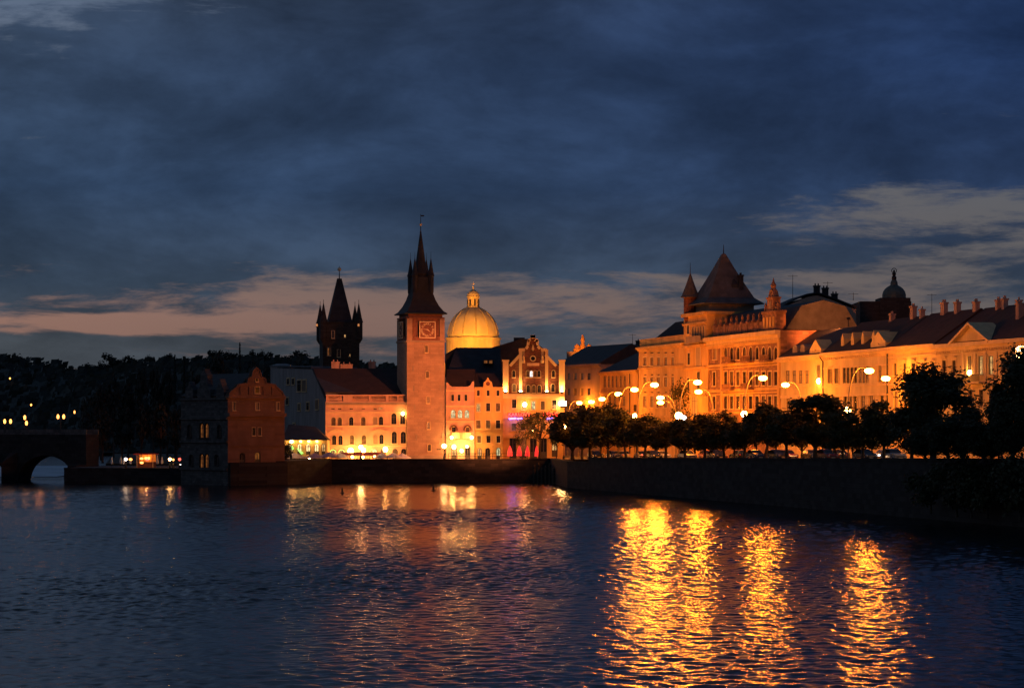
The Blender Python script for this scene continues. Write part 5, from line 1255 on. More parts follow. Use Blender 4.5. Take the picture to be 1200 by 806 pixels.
# ------------------------------------------------------------------ stone bridge, riverside bar
def bridge():
    f = FP(-70, 461, 101, 455); u = f.u; r = thing('stone_bridge', 'dark old stone arch bridge with a lit roadway at the left edge', 'bridge', f.pt(f.len / 2, -2, -5))
    zt = 9.0
    arches = [(u(20), u(86.5), 5.6), (u(-60), u(8), 5.4)]
    N_ = 120; us = sorted({f.len * i / N_ for i in range(N_ + 1)} | {a for ar in arches for a in ar[:2]})
    def low(x):
        for a, b, h in arches:
            if a < x < b:
                t = (x - (a + b) / 2) / ((b - a) / 2); return -.6 + h * math.sqrt(max(0, 1 - t * t)) ** .9
        return -2
    mb = MB()
    for a, b in zip(us[:-1], us[1:]):
        m = (a + b) / 2; la = low(a + 1e-4 if low(m) > -2 else a) if low(m) > -2 else -2; lb = low(b - 1e-4) if low(m) > -2 else -2
        mb.fpoly(f, [(a, la), (b, lb), (b, zt), (a, zt)], -6.5, 0)
    mb.build('arch_span', 'stone', r)
    MB().fbox(f, 0, f.len, zt + .003, zt + 1.05, -.45, .1).build('parapet', 'paving', r); MB().fbox(f, 0, f.len, zt + .003, zt + 1.0, -6.6, -6.1).build('parapet', 'paving', r)
    a, b = arches[1][1], arches[0][0]
    mb = MB(); mb.hexa([f.pt(a, 0, .01)[:2], f.pt((a + b) / 2, 0, 5)[:2], f.pt(b, 0, .01)[:2]], -2, 3.6, None); pr = mb.build('pier', 'stone', r)
    MB().hexa([f.pt(a, 0, .01)[:2], f.pt((a + b) / 2, 0, 5)[:2], f.pt(b, 0, .01)[:2]], 3.603, 5.6, [f.pt(a, 0, .01)[:2], f.pt((a + b) / 2, 0, .8)[:2], f.pt(b, 0, .01)[:2]]).build('pier_cap', 'stone', pr)
    mb = MB(); mb.hexa([f.pt(u(86.8), 0, .01)[:2], f.pt(u(92), 0, 5.5)[:2], f.pt(f.len, 0, 5)[:2], f.pt(f.len, 0, .01)[:2]], -2, 3.2); mb.build('pier', 'stone', r)
    return f
BF = bridge()

def riverside_bar():
    Y = 446; zz = 2.9; x0, x1 = Xp(160, Y), Xp(180, Y)
    r = thing('bar_kiosk', 'small riverside bar kiosk glowing orange on the dark wharf', 'kiosk', ((x0 + x1) / 2, Y, zz))
    MB().box(x0, x1, Y, Y + 3, zz, zz + 1.0).build('counter', 'wood', r)
    MB().box(x0, x1, Y + 2.8, Y + 3, zz + 1.003, zz + 2.4).build('back_wall', 'lit_warm', r) if False else MB().box(x0, x1, Y + 2.8, Y + 3, zz + 1.003, zz + 2.4).build('back_wall', 'ochre', r)
    MB().box(x0 - .5, x1 + .5, Y - .6, Y + 3.2, zz + 2.403, zz + 2.6).build('roof', 'redcanvas', r)
    for x in (x0 + .1, x1 - .1): MB().box(x - .07, x + .07, Y - .3, Y - .16, zz, zz + 2.4).build('post', 'trim', r)
    light('POINT', 'bar_lamp', ((x0 + x1) / 2, Y + 1.4, zz + 2.1), (1, .42, .12), 120, r, .1)
    MB().box((x0 + x1) / 2 - .5, (x0 + x1) / 2 + .5, Y + 2.7, Y + 2.78, zz + 1.5, zz + 1.9).build('lit_menu', 'smalllight', r)
    for i, (px, h) in enumerate(((131, 1.4), (140.5, 1.5), (145, 1.2), (152, 1.3), (184.5, 1.7), (189, 1.4))):
        x = Xp(px, 443); c = thing('closed_parasol', ('closed pale parasol on the wharf, %s of the bar kiosk' % ('far left', 'left', 'just left', 'close left', 'just right', 'further right')[i]), 'parasol', (x, 443 + (i % 2), zz), 'closed parasols at the riverside bar')
        y = 443 + (i % 2)
        MB().tube([(x, y, zz), (x, y, zz + h + .6)], .035, 5).build('pole', 'iron', c); MB().lathe([(.16, .7), (.24, 1.1), (.06, h + .6)], 8, (x, y, zz)).build('canopy', 'white', c)
riverside_bar()

# ------------------------------------------------------------------ lamps
def lamp_proto(hh):
    r = thing('street_lamp', '-', 'street lamp', (0, 0, 0), 'tall arched lamps along the embankment street')
    pts = [(0, 0, 0), (0, 0, hh * .62)]
    for i in range(1, 9):
        a = math.pi / 2 * i / 8; pts.append((1.75 * (1 - math.cos(a)) , 0, hh * .62 + (hh * .38 + .45) * math.sin(a)))
    pts.append((2.1, 0, hh + .45))
    MB().tube(pts, [.12] * 2 + [.085 - .003 * i for i in range(9)], 8).build('pole', 'pole', r)
    MB().lathe([(.22, 0), (.22, .9), (.14, 1.0)], 10).build('pole_base', 'pole', r)
    hd = MB().lathe([(.23, .325), (.22, .39), (.13, .45), (.05, .47)], 14, (2.75, 0, hh), 0, 1.2, .8).build('lamp_head', 'pole', r)
    MB().lathe([(.05, -.36), (.28, -.32), (.46, -.19), (.53, 0), (.50, .15), (.38, .26), (.23, .32)], 16, (2.75, 0, hh), 0, 1.2, .9).build('diffuser', 'sodium', hd, smooth=True)
    light('POINT', 'sodium_lamp', (2.75, 0, hh - .9), SOD, LAMP_W, r, .5)
    return r
LAMP_W = 5200
def put_lamp(proto, px, py, Y, flip, label):
    hx, hz = Xp(px, Y), Zp(py, Y); x = hx + (2.75 if flip else -2.75); g = zg(Y) + .13; hh = hz - g
    s = hh / 12.0
    l = dup(proto, label, (x, Y, g), math.pi if flip else 0.0, (1, 1, s))
    return l
P0 = lamp_proto(12.0)
LL = [(1018.5, 434.5, 319, 0, 'tall arched street lamp reaching right in front of the four dormered house'), (894, 443, 350, 0, 'tall arched street lamp in front of the red sandstone palace'),
      (817.5, 448, 371, 0, 'tall arched street lamp reaching right below the sandstone palace tower, upper of a crossing pair'), (767, 451, 384, 0, 'tall arched street lamp in front of the tall flat topped house'),
      (743.5, 456.5, 414, 0, 'tall arched street lamp left of the downpipe of the low ochre house'), (724.5, 461.7, 443, 0, 'tall arched street lamp in front of the low ochre house'),
      (705.5, 467.5, 476, 0, 'arched street lamp at the left corner of the low ochre house'), (693, 470.8, 506, 0, 'arched street lamp, second smallest at the far end of the row'), (679, 472, 540, 0, 'arched street lamp, leftmost and smallest of the row by the club house'),
      (1038, 443.5, 350, 1, 'tall arched street lamp reaching left beside the tall tree, pole on the house side'), (920.5, 451, 384, 1, 'tall arched street lamp reaching left, just right of the sandstone palace'),
      (818.5, 459, 419, 1, 'tall arched street lamp reaching left below the palace tower, lower of a crossing pair'), (774, 466, 407, 1, 'street lamp seen end on, upper of two in one line before the flat topped house'), (774, 471.8, 440, 1, 'street lamp seen end on, lower of two in one line before the flat topped house'),
      (1240, 420, 300, 0, 'tall arched street lamp hidden by the right-hand trees')]
for k, a in enumerate(LL):
    if k == 0:
        hx, hz = Xp(a[0], a[2]), Zp(a[1], a[2]); g = zg(a[2]) + .13
        P0.location = (hx - 2.75, a[2], g); P0.scale = (1, 1, (hz - g) / 12); P0['label'] = a[4]
    elif a[0] < 1200: put_lamp(P0, *a)
# floodlights added on two of the poles to brighten the clock tower and the quay houses
for px, Y, zz, aim, pw, sz, lab in ((729, 414, 15.8, (-17, 475, 13), 250000, 34, 'added floodlight on a street lamp pole, brightening the clock tower across the water'), (690, 476, 14.0, (3, 480, 12), 4500, 70, 'added floodlight on a lamp pole, brightening the club house beside it')):
    x = Xp(px, Y); q = (x, Y - .1, zz)
    t = thing('added_pole_floodlight', lab, 'floodlight', q)
    MB().box(x - .06, x + .06, Y - .1, Y + .1, zz - .1, zz + .1).build('bracket', 'iron', t); MB().box(x - .45, x - .065, Y - .45, Y + .25, zz - .2, zz + .25).build('housing', 'iron', t)
    MB().box(x - .49, x - .455, Y - .4, Y + .2, zz - .15, zz + .2).build('glass_front', 'lens_off', t)
    light('SPOT', 'flood_lamp', Vector((x, Y, zz)) + (Vector(aim) - Vector((x, Y, zz))).normalized() * 1.3 + Vector((0.9 if px > 900 else 0, 0, 0)), (1, .265, .085), pw, t, .3, aim, sz, .5)
def globe_lamp(px, py, Y, label, mat='globe', r_=.32, hh=None, col=None, pw=0, zbase=None):
    x, z = Xp(px, Y), Zp(py, Y); b = zg(Y) if zbase is None else zbase
    t = thing('globe_lamp', label, 'lamp', (x, Y, b), 'globe lamps on posts')
    MB().lathe([(.22, 0), (.2, .5), (.12, .7), (.06, .9), (.05, z - b - r_)], 10, (x, Y, b)).build('post', 'iron', t)
    MB().ball((x, Y, z), r_, n=14, k=10).build('globe', mat, t, smooth=True)
    MB().lathe([(.12, 0), (.09, .1), (.02, .25)], 8, (x, Y, z + r_)).build('cap', 'iron', t)
    if pw: light('POINT', 'globe_light', (x, Y - r_ - .25, z), col or (1, .55, .2), pw, t, .2)
    return t
G = [(423, 524, 457, 'globe lamp on a post at the café terrace edge', 'globe', .42, 260), (520.5, 522.5, 456, 'globe lamp on a stout post in front of the clock tower', 'globe', .42, 200),
     (744, 487.5, 392, 'globe lamp above the trees below the low ochre house', 'globe', .42, 300), (795.5, 487, 388, 'warm globe lamp above the trees, left of a smaller white one', 'globe', .6, 400), (801.5, 489.5, 386, 'small white globe lamp close to a warm one above the trees', 'whiteglobe', .4, 0),
     (872, 485, 366, 'globe lamp among tree tops below the sandstone palace', 'globe', .48, 300), (993.5, 481, 336, 'globe lamp among tree tops below the house with four dormers', 'globe', .5, 300), (1174, 473, 285, 'large globe lamp between the two tall trees at the right', 'globe', .6, 400),
     (660.5, 500, 462, 'globe lamp above the trees at the right corner of the club house', 'globe', .45, 200), (1197, 412.5, 285, 'lamp glowing through the leaves at the right edge', 'globe', .75, 300),
     (329, 518, 447, 'white globe lamp beside the red museum gable', 'whiteglobe', .42, 90), (325.5, 518, 449, 'smaller white globe lamp tight against its twin by the museum', 'whiteglobe', .3, 0), (341.5, 517.5, 455, 'pinkish globe lamp at the left end of the café pavilion', 'globe', .3, 0),
     (147.5, 538, 442, 'white lamp on a post at the riverside bar', 'whiteglobe', .28, 30), (199, 538, 441, 'warm lamp right of the bar kiosk', 'globe', .26, 30), (203, 538.5, 442, 'fainter lamp beside the warm one right of the kiosk', 'smalllight', .2, 0), (210.5, 538, 440, 'red lamp at the right end of the wharf', 'redlight', .26, 0), (211.5, 544.5, 440, 'low white lamp at the right end of the wharf', 'whiteglobe', .18, 0)]
for px, py, Y, lab, mat, rr, pw in G: globe_lamp(px, py, Y, lab, mat, rr, pw=pw, zbase=2.9 if px < 215 else None)
for px, py, mat in ((153, 538, 'smalllight'), (166, 537, 'smalllight'), (172.5, 538.5, 'redlight'), (166, 542, 'smalllight')):
    Y = 444; x, z = Xp(px, Y), Zp(py, Y); t = thing('hanging_lamp', {153: 'dull yellow lamp left of the bar kiosk', 166: 'orange lamp under the kiosk roof', 172: 'red lamp at the right post of the bar kiosk'}[int(px)] if py != 542 else 'low orange lamp on the kiosk counter', 'lamp', (x, Y, z), 'lamps at the riverside bar')
    MB().lathe([(.05, .18), (.03, 1.0 if py < 540 else .5)], 5, (x, Y, z)).build('cord', 'iron', t); MB().lathe([(.1, -.2), (.32, -.12), (.3, .1), (.06, .2)], 8, (x, Y, z)).build('lamp_shade', mat, t)
# lamps on the bridge and on the hill
def post_lamp(px, py, Y, label, b, twin=False, r_=.42, cat='globe lamps on posts'):
    x, z = Xp(px, Y), Zp(py, Y); t = thing('post_lamp', label, 'street lamp', (x, Y, b), 'lamps on the bridge and the hill')
    MB().lathe([(.16, 0), (.12, .8), (.07, z - b - .3)], 8, (x, Y, b)).build('post', 'iron', t)
    if twin: MB().tube([(x - twin, Y, z - .3), (x, Y, z - .5), (x + twin, Y, z - .3)], .05, 5).build('crossarm', 'iron', t)
    for s in ((-twin, twin) if twin else (0,)):
        MB().lathe([(.1, -.35), (r_, -.2), (r_ * 1.1, .2), (.1, .5)], 8, (x + s, Y, z)).build('lamp_glass', 'smalllight', t)
for px, lab, tw, py in ((71.3, 'double headed lamp on a post at the near end of the bridge', .55, 488.5), (29, 'lamp on the bridge right of centre, upper of two close together', 0, 489.5), (31, 'lower of two close lamps on the bridge', 0, 496), (5.5, 'lamp on the bridge at the left edge of the view', 0, 494), (12.4, 'brighter lamp on the bridge, second from the left edge', 0, 494)):
    Y = BF.Y(px) + 3.4; post_lamp(px, py, Y, lab, 9.0, tw, .22)
    light('POINT', 'post_light', (Xp(px, Y), Y, Zp(py, Y) - .6), (1, .4, .1), 160, None, .2) if False else None
for px, py, Y, lab in ((11.7, 443.5, 1150, 'lone lamp high on the dark hillside at the left edge'), (36.5, 474.5, 900, 'lamp on the hill foot above the bridge'), (87.3, 483, 700, 'single lamp behind the bridge end'), (170, 482, 700, 'upper of two small lamps in the dark trees'), (179.4, 492, 690, 'lower of two small lamps in the dark trees')):
    post_lamp(px, py, Y, lab, Zp(py, Y) - 6, 0, .24 * Y / 800)
light('POINT', 'bridge_glow', (Xp(20, 530), BF.Y(20) + 3.4, 10.6), (1, .30, .06), 200, None, .3); light('POINT', 'bridge_glow', (Xp(70, 480), BF.Y(70) + 3.4, 10.6), (1, .30, .06), 90, None, .3)
for i, px in enumerate((36, 41, 46, 53)):
    Y = 907; post_lamp(px, 534.5, Y, ('tiny lamp on the far bank seen through the bridge arch, %s of four' % ('leftmost', 'second', 'third', 'rightmost')[i]), .5, 0, .4)
# wall lanterns
def wall_lantern(px, py, Y, f, label, mat='globe', rr=.3, pw=0, col=(1, .40, .07)):
    x, z = Xp(px, Y), Zp(py, Y); n = f.n; t = thing('wall_lantern', label, 'wall lamp', (x, Y, z), 'wall lanterns on the facades')
    MB().tube([(x - n.x * .75, Y - n.y * .75, z + rr + .3), (x - n.x * .2, Y - n.y * .2, z + rr + .35), (x, Y, z + rr)], .05, 5).build('bracket', 'iron', t)
    MB().ball((x, Y, z), rr, rr * 1.15, 12, 8).build('lamp_glass', mat, t, smooth=True)
    if pw: light('POINT', 'lantern_light', (x + n.x * (rr + .3), Y + n.y * (rr + .3), z), col, pw, t, .15)
fY = Facade((0, 477.5), (1, 477.5))
for a in ((529.3, 512.5, 476.6, 'lantern at the left end of the glowing balcony', .36, 180), (552.7, 512.5, 476.6, 'lantern at the right end of the glowing balcony', .4, 200), (532, 523.5, 476.4, 'lantern over the left door below the balcony', .5, 180), (541, 528, 476.4, 'lantern between the two doors below the balcony', .42, 160), (547.2, 523, 476.4, 'small lantern over the right door below the balcony', .32, 120)):
    wall_lantern(a[0], a[1], a[2], fY, a[3], 'globe', a[4] * .78, a[5] * 1.7, (1, .48, .11))
fT = Facade((0, 474), (1, 474))
for a in ((411, 528.5, 473.2, 'very bright lantern on the salmon house above the café', .75, 320), (426, 527.5, 473.2, 'bright lantern right of the globe lamp at the café', .55, 220), (451.7, 526.5, 473.2, 'bright lantern above the right end of the café terrace', .6, 260), (413, 535, 472, 'low lantern under the café awning', .34, 60), (439.5, 533.5, 472.5, 'low pale lantern at the café counter', .42, 60), (425.5, 535.5, 471, 'small low lantern at the café tables', .28, 0), (362.5, 536, 462, 'white lantern among the café parasols', .3, 40), (472, 484.5, 474.2, 'lamp at the top right window of the salmon house', .42, 60)):
    wall_lantern(a[0], a[1], a[2], fT, a[3], 'globe', a[4] * .78, a[5] * .8)
for px, py, o, lab, rr in ((959.5, 446.5, .8, 'globe lantern on the facade beside the sandstone palace', .38), (1136.5, 437, 1.0, 'globe lantern above the palace balcony', .36)):
    uu = FR.u(px); p = FR.pt(uu, 0, o); wall_lantern(px, py, p[1], FR, lab, 'globe', rr, 60)
for px, py, lab in ((615, 474, 'round lamp on the club house facade left of the tree top'), (624, 505.5, 'tiny lamp in the crown of the club house tree')):
    wall_lantern(px, py, 478.8 if px == 615 else 461, fY, lab, 'globe', .42 if px == 615 else .2, 40 if px == 615 else 0)
# café parasols and awning
for i, (px, py, Y, mat, w) in enumerate(((345, 530.5, 458, 'white', 2.2), (334.5, 533, 456, 'white', 1.6), (369, 530.5, 457, 'mauve', 1.9), (386, 529.5, 458, 'mauve', 2.0), (399, 530.5, 459, 'white', 1.8), (461, 530.5, 459, 'white', 1.9), (471.5, 531, 460, 'white', 1.7), (447, 530.8, 458, 'white', 1.6))):
    x, z, b = Xp(px, Y), Zp(py, Y), zg(Y)
    t = thing('cafe_parasol', ['open cream parasol at the left end of the café', 'small cream parasol, leftmost at the café', 'mauve parasol in front of the lit pavilion', 'mauve parasol at the corner of the salmon house', 'pale parasol under the first lit arches', 'pale parasol by the clock tower side of the café', 'pale parasol closest to the clock tower', 'pale parasol at the right end of the café awning'][i], 'parasol', (x, Y, b), 'café parasols')
    MB().tube([(x, Y, b), (x, Y, z + .15)], .05, 6).build('pole', 'iron', t); MB().lathe([(.3, 0), (.28, .12)], 8, (x, Y, b)).build('foot', 'iron', t)
    MB().lathe([(w, -1.0), (w * .99, -.86), (w * .55, -.42), (.06, 0.0), (.03, .1)], 8, (x, Y, z), cap=False).build('canopy', mat, t)
t = thing('cafe_awning', 'long flat reddish awning over the middle of the café terrace', 'awning', (Xp(423, 460), 460, zg(460)))
x0, x1, zz = Xp(398, 460), Xp(446, 460), Zp(532, 460)
MB().add([(x0, 458.6, zz - .25), (x1, 458.6, zz - .25), (x1, 462, zz + .35), (x0, 462, zz + .35), (x0, 458.6, zz - .31), (x1, 458.6, zz - .31), (x1, 462, zz + .29), (x0, 462, zz + .29)], [(0, 1, 2, 3), (7, 6, 5, 4), (0, 4, 5, 1), (1, 5, 6, 2), (2, 6, 7, 3), (3, 7, 4, 0)]).build('canopy', 'redcanvas', t)
for i in range(5): x = x0 + .2 + (x1 - x0 - .4) * i / 4; MB().tube([(x, 458.8, zg(459)), (x, 458.8, zz - .28)], .05, 6).build('post', 'iron', t)
for i in range(12):
    px = 340 + i * 11.2 + random.uniform(-2, 2); Y = 456.5 + random.uniform(-.5, 1.5); x, b = Xp(px, Y), zg(Y)
    t = thing('cafe_table', 'small round café table under the parasols', 'table', (x, Y, b), 'café tables')
    MB().lathe([(.4, .72), (.4, .76)], 12, (x, Y, b)).build('tabletop', 'trim', t); MB().lathe([(.25, 0), (.05, .06), (.04, .72)], 8, (x, Y, b)).build('leg', 'iron', t)
fx = thing('flower_box', 'long red planter box hanging on the quay edge below the café parasols', 'planter', (Xp(365, 450.3), 450.3, 3.4))
MB().box(Xp(356, 450), Xp(374, 450), 449.9, 450.45, 3.45, 4.25).build('box', 'redcanvas', fx)
# ------------------------------------------------------------------ trees
def crown_mesh(mb, seed, rx, z0, z1, n, leaf, clumps=20, flat=0.85, holes=0.0, top_pow=1.0):
    rn = random.Random(seed); cz = (z0 + z1) / 2; rz = (z1 - z0) / 2
    cl = []
    for i in range(clumps):
        while True:
            p = Vector((rn.uniform(-1, 1), rn.uniform(-1, 1), rn.uniform(-1, 1)))
            if p.length < 1 and p.length > .35: break
        taper = 1 - .25 * max(0, p.z) ** top_pow
        cl.append((Vector((p.x * rx * .78 * taper, p.y * rx * .78 * taper, cz + p.z * rz * .8)), rn.uniform(.22, .42) * rx))
    for i in range(n):
        c, r = rn.choice(cl)
        while True:
            d = Vector((rn.gauss(0, 1), rn.gauss(0, 1), rn.gauss(0, 1)))
            if d.length > .01: break
        d.normalize(); p = c + d * r * (rn.random() ** .45) * rn.choice((1, 1, 1, 1.25)); p.z = max(p.z, z0 - .3 + rn.random() * .8)
        nrm = (d + Vector((rn.uniform(-.8, .8), rn.uniform(-.8, .8), rn.uniform(-.5, .9)))).normalized()
        a = nrm.orthogonal().normalized(); q = rn.uniform(0, 6.28); b = nrm.cross(a)
        a, b = a * math.cos(q) + b * math.sin(q), b * math.cos(q) - a * math.sin(q)
        s = leaf * rn.uniform(.6, 1.35)
        mb.add([p - a * s * .5, p + b * s * .28, p + a * s * .5, p - b * s * .28], [(0, 1, 2, 3)])
    return cl
def tree_proto(name, cat, seed, rx, trunk, top, n, leaf, mat, clumps=20, tr=.16, group=None):
    t = thing(name, '-', cat, (0, 0, 0), group); cr = MB(); cl = crown_mesh(cr, seed, rx, trunk, top, n, leaf, clumps)
    tk = MB(); rn = random.Random(seed); lean = Vector((rn.uniform(-.2, .2), rn.uniform(-.2, .2), 0))
    mid = Vector((0, 0, trunk)) + lean
    tk.tube([(0, 0, -.3), (lean.x * .4, lean.y * .4, trunk * .5), mid, mid + Vector((lean.x, lean.y, (top - trunk) * .55))], [tr * 1.35, tr, tr * .85, tr * .3], 8)
    for c, r in cl[:min(9, len(cl))]:
        h = Vector((mid.x, mid.y, trunk * rn.uniform(.85, 1.0) + (c.z - trunk) * .15)); m = (h + c) / 2 + Vector((0, 0, -.2))
        tk.tube([h, m, c], [tr * .5, tr * .35, tr * .12], 5)
    tk.build('trunk', 'bark', t); cr.build('crown', mat, t)
    return t
protos = [tree_proto('linden_tree', 'tree', 11 + i, 2.6, 1.1 + .2 * i, 8.6, 4600, .42, 'leaf', 22 + 3 * i, group='lindens along the embankment') for i in range(6)]
used = set()
def plant(protos_, k, x, y, g, h, w, h0, w0, label, rot=None):
    p = protos_[k]; sc_ = (w / w0, w / w0, h / h0)
    rot = random.uniform(0, 6.28) if rot is None else rot
    if p.name not in used:
        used.add(p.name); p.location = (x, y, g); p.rotation_euler = (0, 0, rot); p.scale = sc_; p['label'] = label; return p
    return dup(p, label, (x, y, g), rot, sc_)
TR2 = [(682, 482, 15), (703, 480, 15), (724, 482, 14), (746, 487, 13), (769, 493, 13), (814, 494, 13), (838, 492, 13), (861, 490, 13), (885, 488, 13), (909, 487, 13), (940, 482, 14), (972, 486, 14), (1000, 488, 13), (1023, 486, 13)]
TR = [(671, 484, 17, 'leftmost low linden of the row, at the right corner of the club house'), (692, 477, 18, 'rounded linden under the two farthest street lamps'), (713, 475, 17, 'linden in front of the low ochre house, trunk in shade'),
      (734, 480, 16, 'linden below the small globe lamp left of the flat topped house'), (757, 488, 15, 'low linden below the end-on pair of street lamps'), (780, 491, 15, 'lowest linden in the row, left of the warm and white lamp pair'),
      (803, 493, 15, 'low linden right under the warm and white lamp pair'), (826, 487, 16, 'linden above the oncoming headlights, below the crossing lamps'), (849, 485, 15, 'linden below the left half of the sandstone palace'),
      (872, 488, 15, 'linden with a lamp among its upper leaves, below the sandstone palace'), (896, 475, 18, 'linden right of centre below the palace crest'), (922, 480, 16, 'linden below the left-reaching lamp right of the palace'),
      (955, 463, 25, 'broad tall linden below the house with the triangular dormer'), (988, 484, 15, 'small linden with a lamp behind its top, below the four dormers'), (1011, 481, 15, 'linden between the broad one and the tall tree'), (1036, 472, 17, 'linden touching the left side of the tall tree')]
for i, (px, py, hw, lab) in enumerate(TR):
    Y = 119.6 / ((px - 600) / F + .26); x = Xp(px, Y); g = zg(Y); h = Zp(py, Y) - g + .6; w = hw / F * Y * random.uniform(1.6, 1.95)
    plant(protos, i % 6, x, Y, g, h, w, 8.6, 2.6, lab)
for i, (px, py, hw) in enumerate(TR2):
    Y = 126.5 / ((px - 600) / F + .26); x = Xp(px, Y); g = zg(Y)
    plant(protos, (i + 2) % 6, x, Y, g, Zp(py, Y) - g + .6, hw / F * Y * 1.5, 8.6, 2.6, 'inner row linden filling a gap %s' % ('below ' + ('the two farthest lamps', 'the low ochre house eaves', 'the dark downpipe', 'the small globe lamp', 'the end-on lamps', 'the crossing lamps', 'the palace tower', 'the palace corner bay', 'the left palace windows', 'the palace crest', 'the house with the triangular dormer', 'the house with the oriel band', 'the four dormers', 'the left-reaching lamp by the tall tree')[i]))
sp = [tree_proto('street_tree', 'tree', 31 + i, 3.0, 3.0, 10, 1500, .36, 'leaf', 16, group='trees on the house side') for i in range(2)]
for i, (px, py, hw, Y, lab) in enumerate(((798, 446, 16, 428, 'thin sparse tree lit orange in front of the flat topped house'), (632, 474, 22, 458, 'broad orange lit tree in front of the club house neon'), (612, 492, 13, 457, 'smaller dark tree at the left of the club house garden'), (652, 497, 11, 459, 'small tree below the right corner of the club house'))):
    x = Xp(px, Y); g = zg(Y); plant(sp, i % 2, x, Y, g, Zp(py, Y) - g + .4, hw / F * Y * 1.1, 10, 3.0, lab)
big = [tree_proto('tall_tree', 'tree', 51 + i, 3.6, .5, 12.0, 11000, .38, 'leaf2', 60, .3, 'tall trees at the right end') for i in range(3)]
for i, (px, py, hw, Y, lab) in enumerate(((1092, 420, 43, 272, 'tall ragged tree hiding the red roofed house front'), (1130, 474, 26, 262, 'lower bushy tree filling the gap between the two tall trees'), (1203, 396, 42, 250, 'tallest dark tree at the right edge with a lamp glowing through'), (1068, 476, 25, 281, 'low bushy tree left under the tall ragged tree'), (1163, 497, 26, 256, 'dark bushy tree below the large globe lamp'), (1170, 453, 14, 262, 'slim tree left of the tallest one at the right edge'), (1112, 486, 24, 252, 'bushy dark tree in front of the tall ragged tree'), (1150, 492, 26, 249, 'bushy dark tree near the water under the large globe lamp'), (1186, 470, 24, 246, 'bushy dark tree hiding the foot of the tallest one'), (1085, 500, 20, 262, 'low dark tree at the left foot of the tall ragged tree'))):
    x = Xp(px, Y); g = zg(Y); plant(big, i % 3, x, Y, g, Zp(py, Y) - g + .3, hw / F * Y * 1.3, 12, 3.6, lab)
bp_ = [tree_proto('riverbank_bush', 'bush', 71 + i, 2.4, .3, 3.4, 1500, .3, 'leaf2', 16, .08, 'bushes on the foot of the wall') for i in range(2)]
for i, (px, Y, w, h, lab) in enumerate(((1075, 262, 3.2, 5.0, 'dark bush at the wall foot under the tall ragged tree'), (1105, 255, 3.6, 6.0, 'large dark bush at the wall foot between the tall trees'), (1140, 249, 3.4, 5.5, 'dark bush over the water right of the large one'), (1178, 243, 4.0, 6.0, 'dark bush over the water at the right edge'), (1205, 236, 4.2, 7.0, 'dark bush cut by the right edge above the water'), (1122, 251, 3.6, 5.2, 'dark bush at the wall foot below the large globe lamp'), (325, 441, 1.6, 5.8, 'shrub beside the red museum gable'), (318, 438, 1.5, 3.4, 'low shrub at the foot of the red museum gable'), (333, 446, 1.8, 4.2, 'shrub by the twin white lamps at the museum'))):
    g = 4.0 if px < 400 else 1.2; x = Xp(px, Y) + (0 if px < 400 else 1.5)
    plant(bp_, i % 2, x, Y, g, h, w, 3.4, 2.4, lab)
# dark wood on the left bank and along the hill
fp = [tree_proto('woodland_tree', 'tree', 81 + i, 4.4, 2.0, 12, 700, 1.0, 'farleaf', 16, .3, 'dark trees on the left bank') for i in range(3)]
cp = []
for i in range(2):   # conifers and poplars: narrow crowns
    t = thing('conifer_tree', '-', 'tree', (0, 0, 0), 'dark conifers on the left bank'); mb = MB(); rn = random.Random(200 + i)
    for k in range(900):
        zz = rn.random() ** .8; rr = (1 - zz) * 2.6 * (.75 + .25 * math.sin(zz * 42)) * (1 if i == 0 else 1.0) + .15
        a = rn.uniform(0, 6.28); q = rn.random() ** .5 * rr; p = Vector((q * math.cos(a), q * math.sin(a), 1 + zz * 11)); d = Vector((math.cos(a), math.sin(a), -.35)); b = d.cross(Vector((0, 0, 1))).normalized()
        s = rn.uniform(.5, 1.0); mb.add([p - d * s * .5, p + b * s * .25, p + d * s * .5, p - b * s * .25], [(0, 1, 2, 3)])
    MB().tube([(0, 0, -.5), (0, 0, 11.8)], [.3, .04], 6).build('trunk', 'bark', t); mb.build('crown', 'farleaf', t); cp.append(t)
ORD = 'first second third fourth fifth sixth seventh eighth ninth tenth eleventh twelfth thirteenth fourteenth fifteenth sixteenth seventeenth eighteenth nineteenth twentieth'.split()
ORD += ['twenty-' + o for o in ORD[:9]] + ['thirtieth'] + ['thirty-' + o for o in ORD[:9]] + ['fortieth'] + ['forty-' + o for o in ORD[:9]]
near = [(255, 402, 15, 560, 0), (243, 418, 12, 562, 0), (281, 402, 7, 575, 1), (268, 424, 13, 570, 0), (230, 425, 12, 556, 0), (216, 419, 9, 568, 1), (205, 416, 8, 575, 1), (196, 420, 12, 580, 0), (180, 424, 13, 575, 0), (165, 422, 11, 572, 0), (150, 430, 14, 566, 0), (133, 436, 14, 560, 0), (118, 444, 14, 556, 0), (105, 452, 13, 552, 0),
        (120, 478, 16, 500, 0), (143, 470, 16, 505, 0), (166, 466, 16, 498, 0), (188, 468, 15, 505, 0), (207, 474, 14, 496, 0), (100, 486, 13, 515, 0), (298, 416, 14, 590, 0), (314, 419, 12, 600, 0), (333, 418, 12, 640, 0), (350, 417, 12, 640, 0), (366, 424, 10, 640, 0)]
nl = {255: 'tallest spreading tree of the dark left bank, crown above all others', 281: 'slim pointed tree standing clear of the skyline right of the tallest one'}
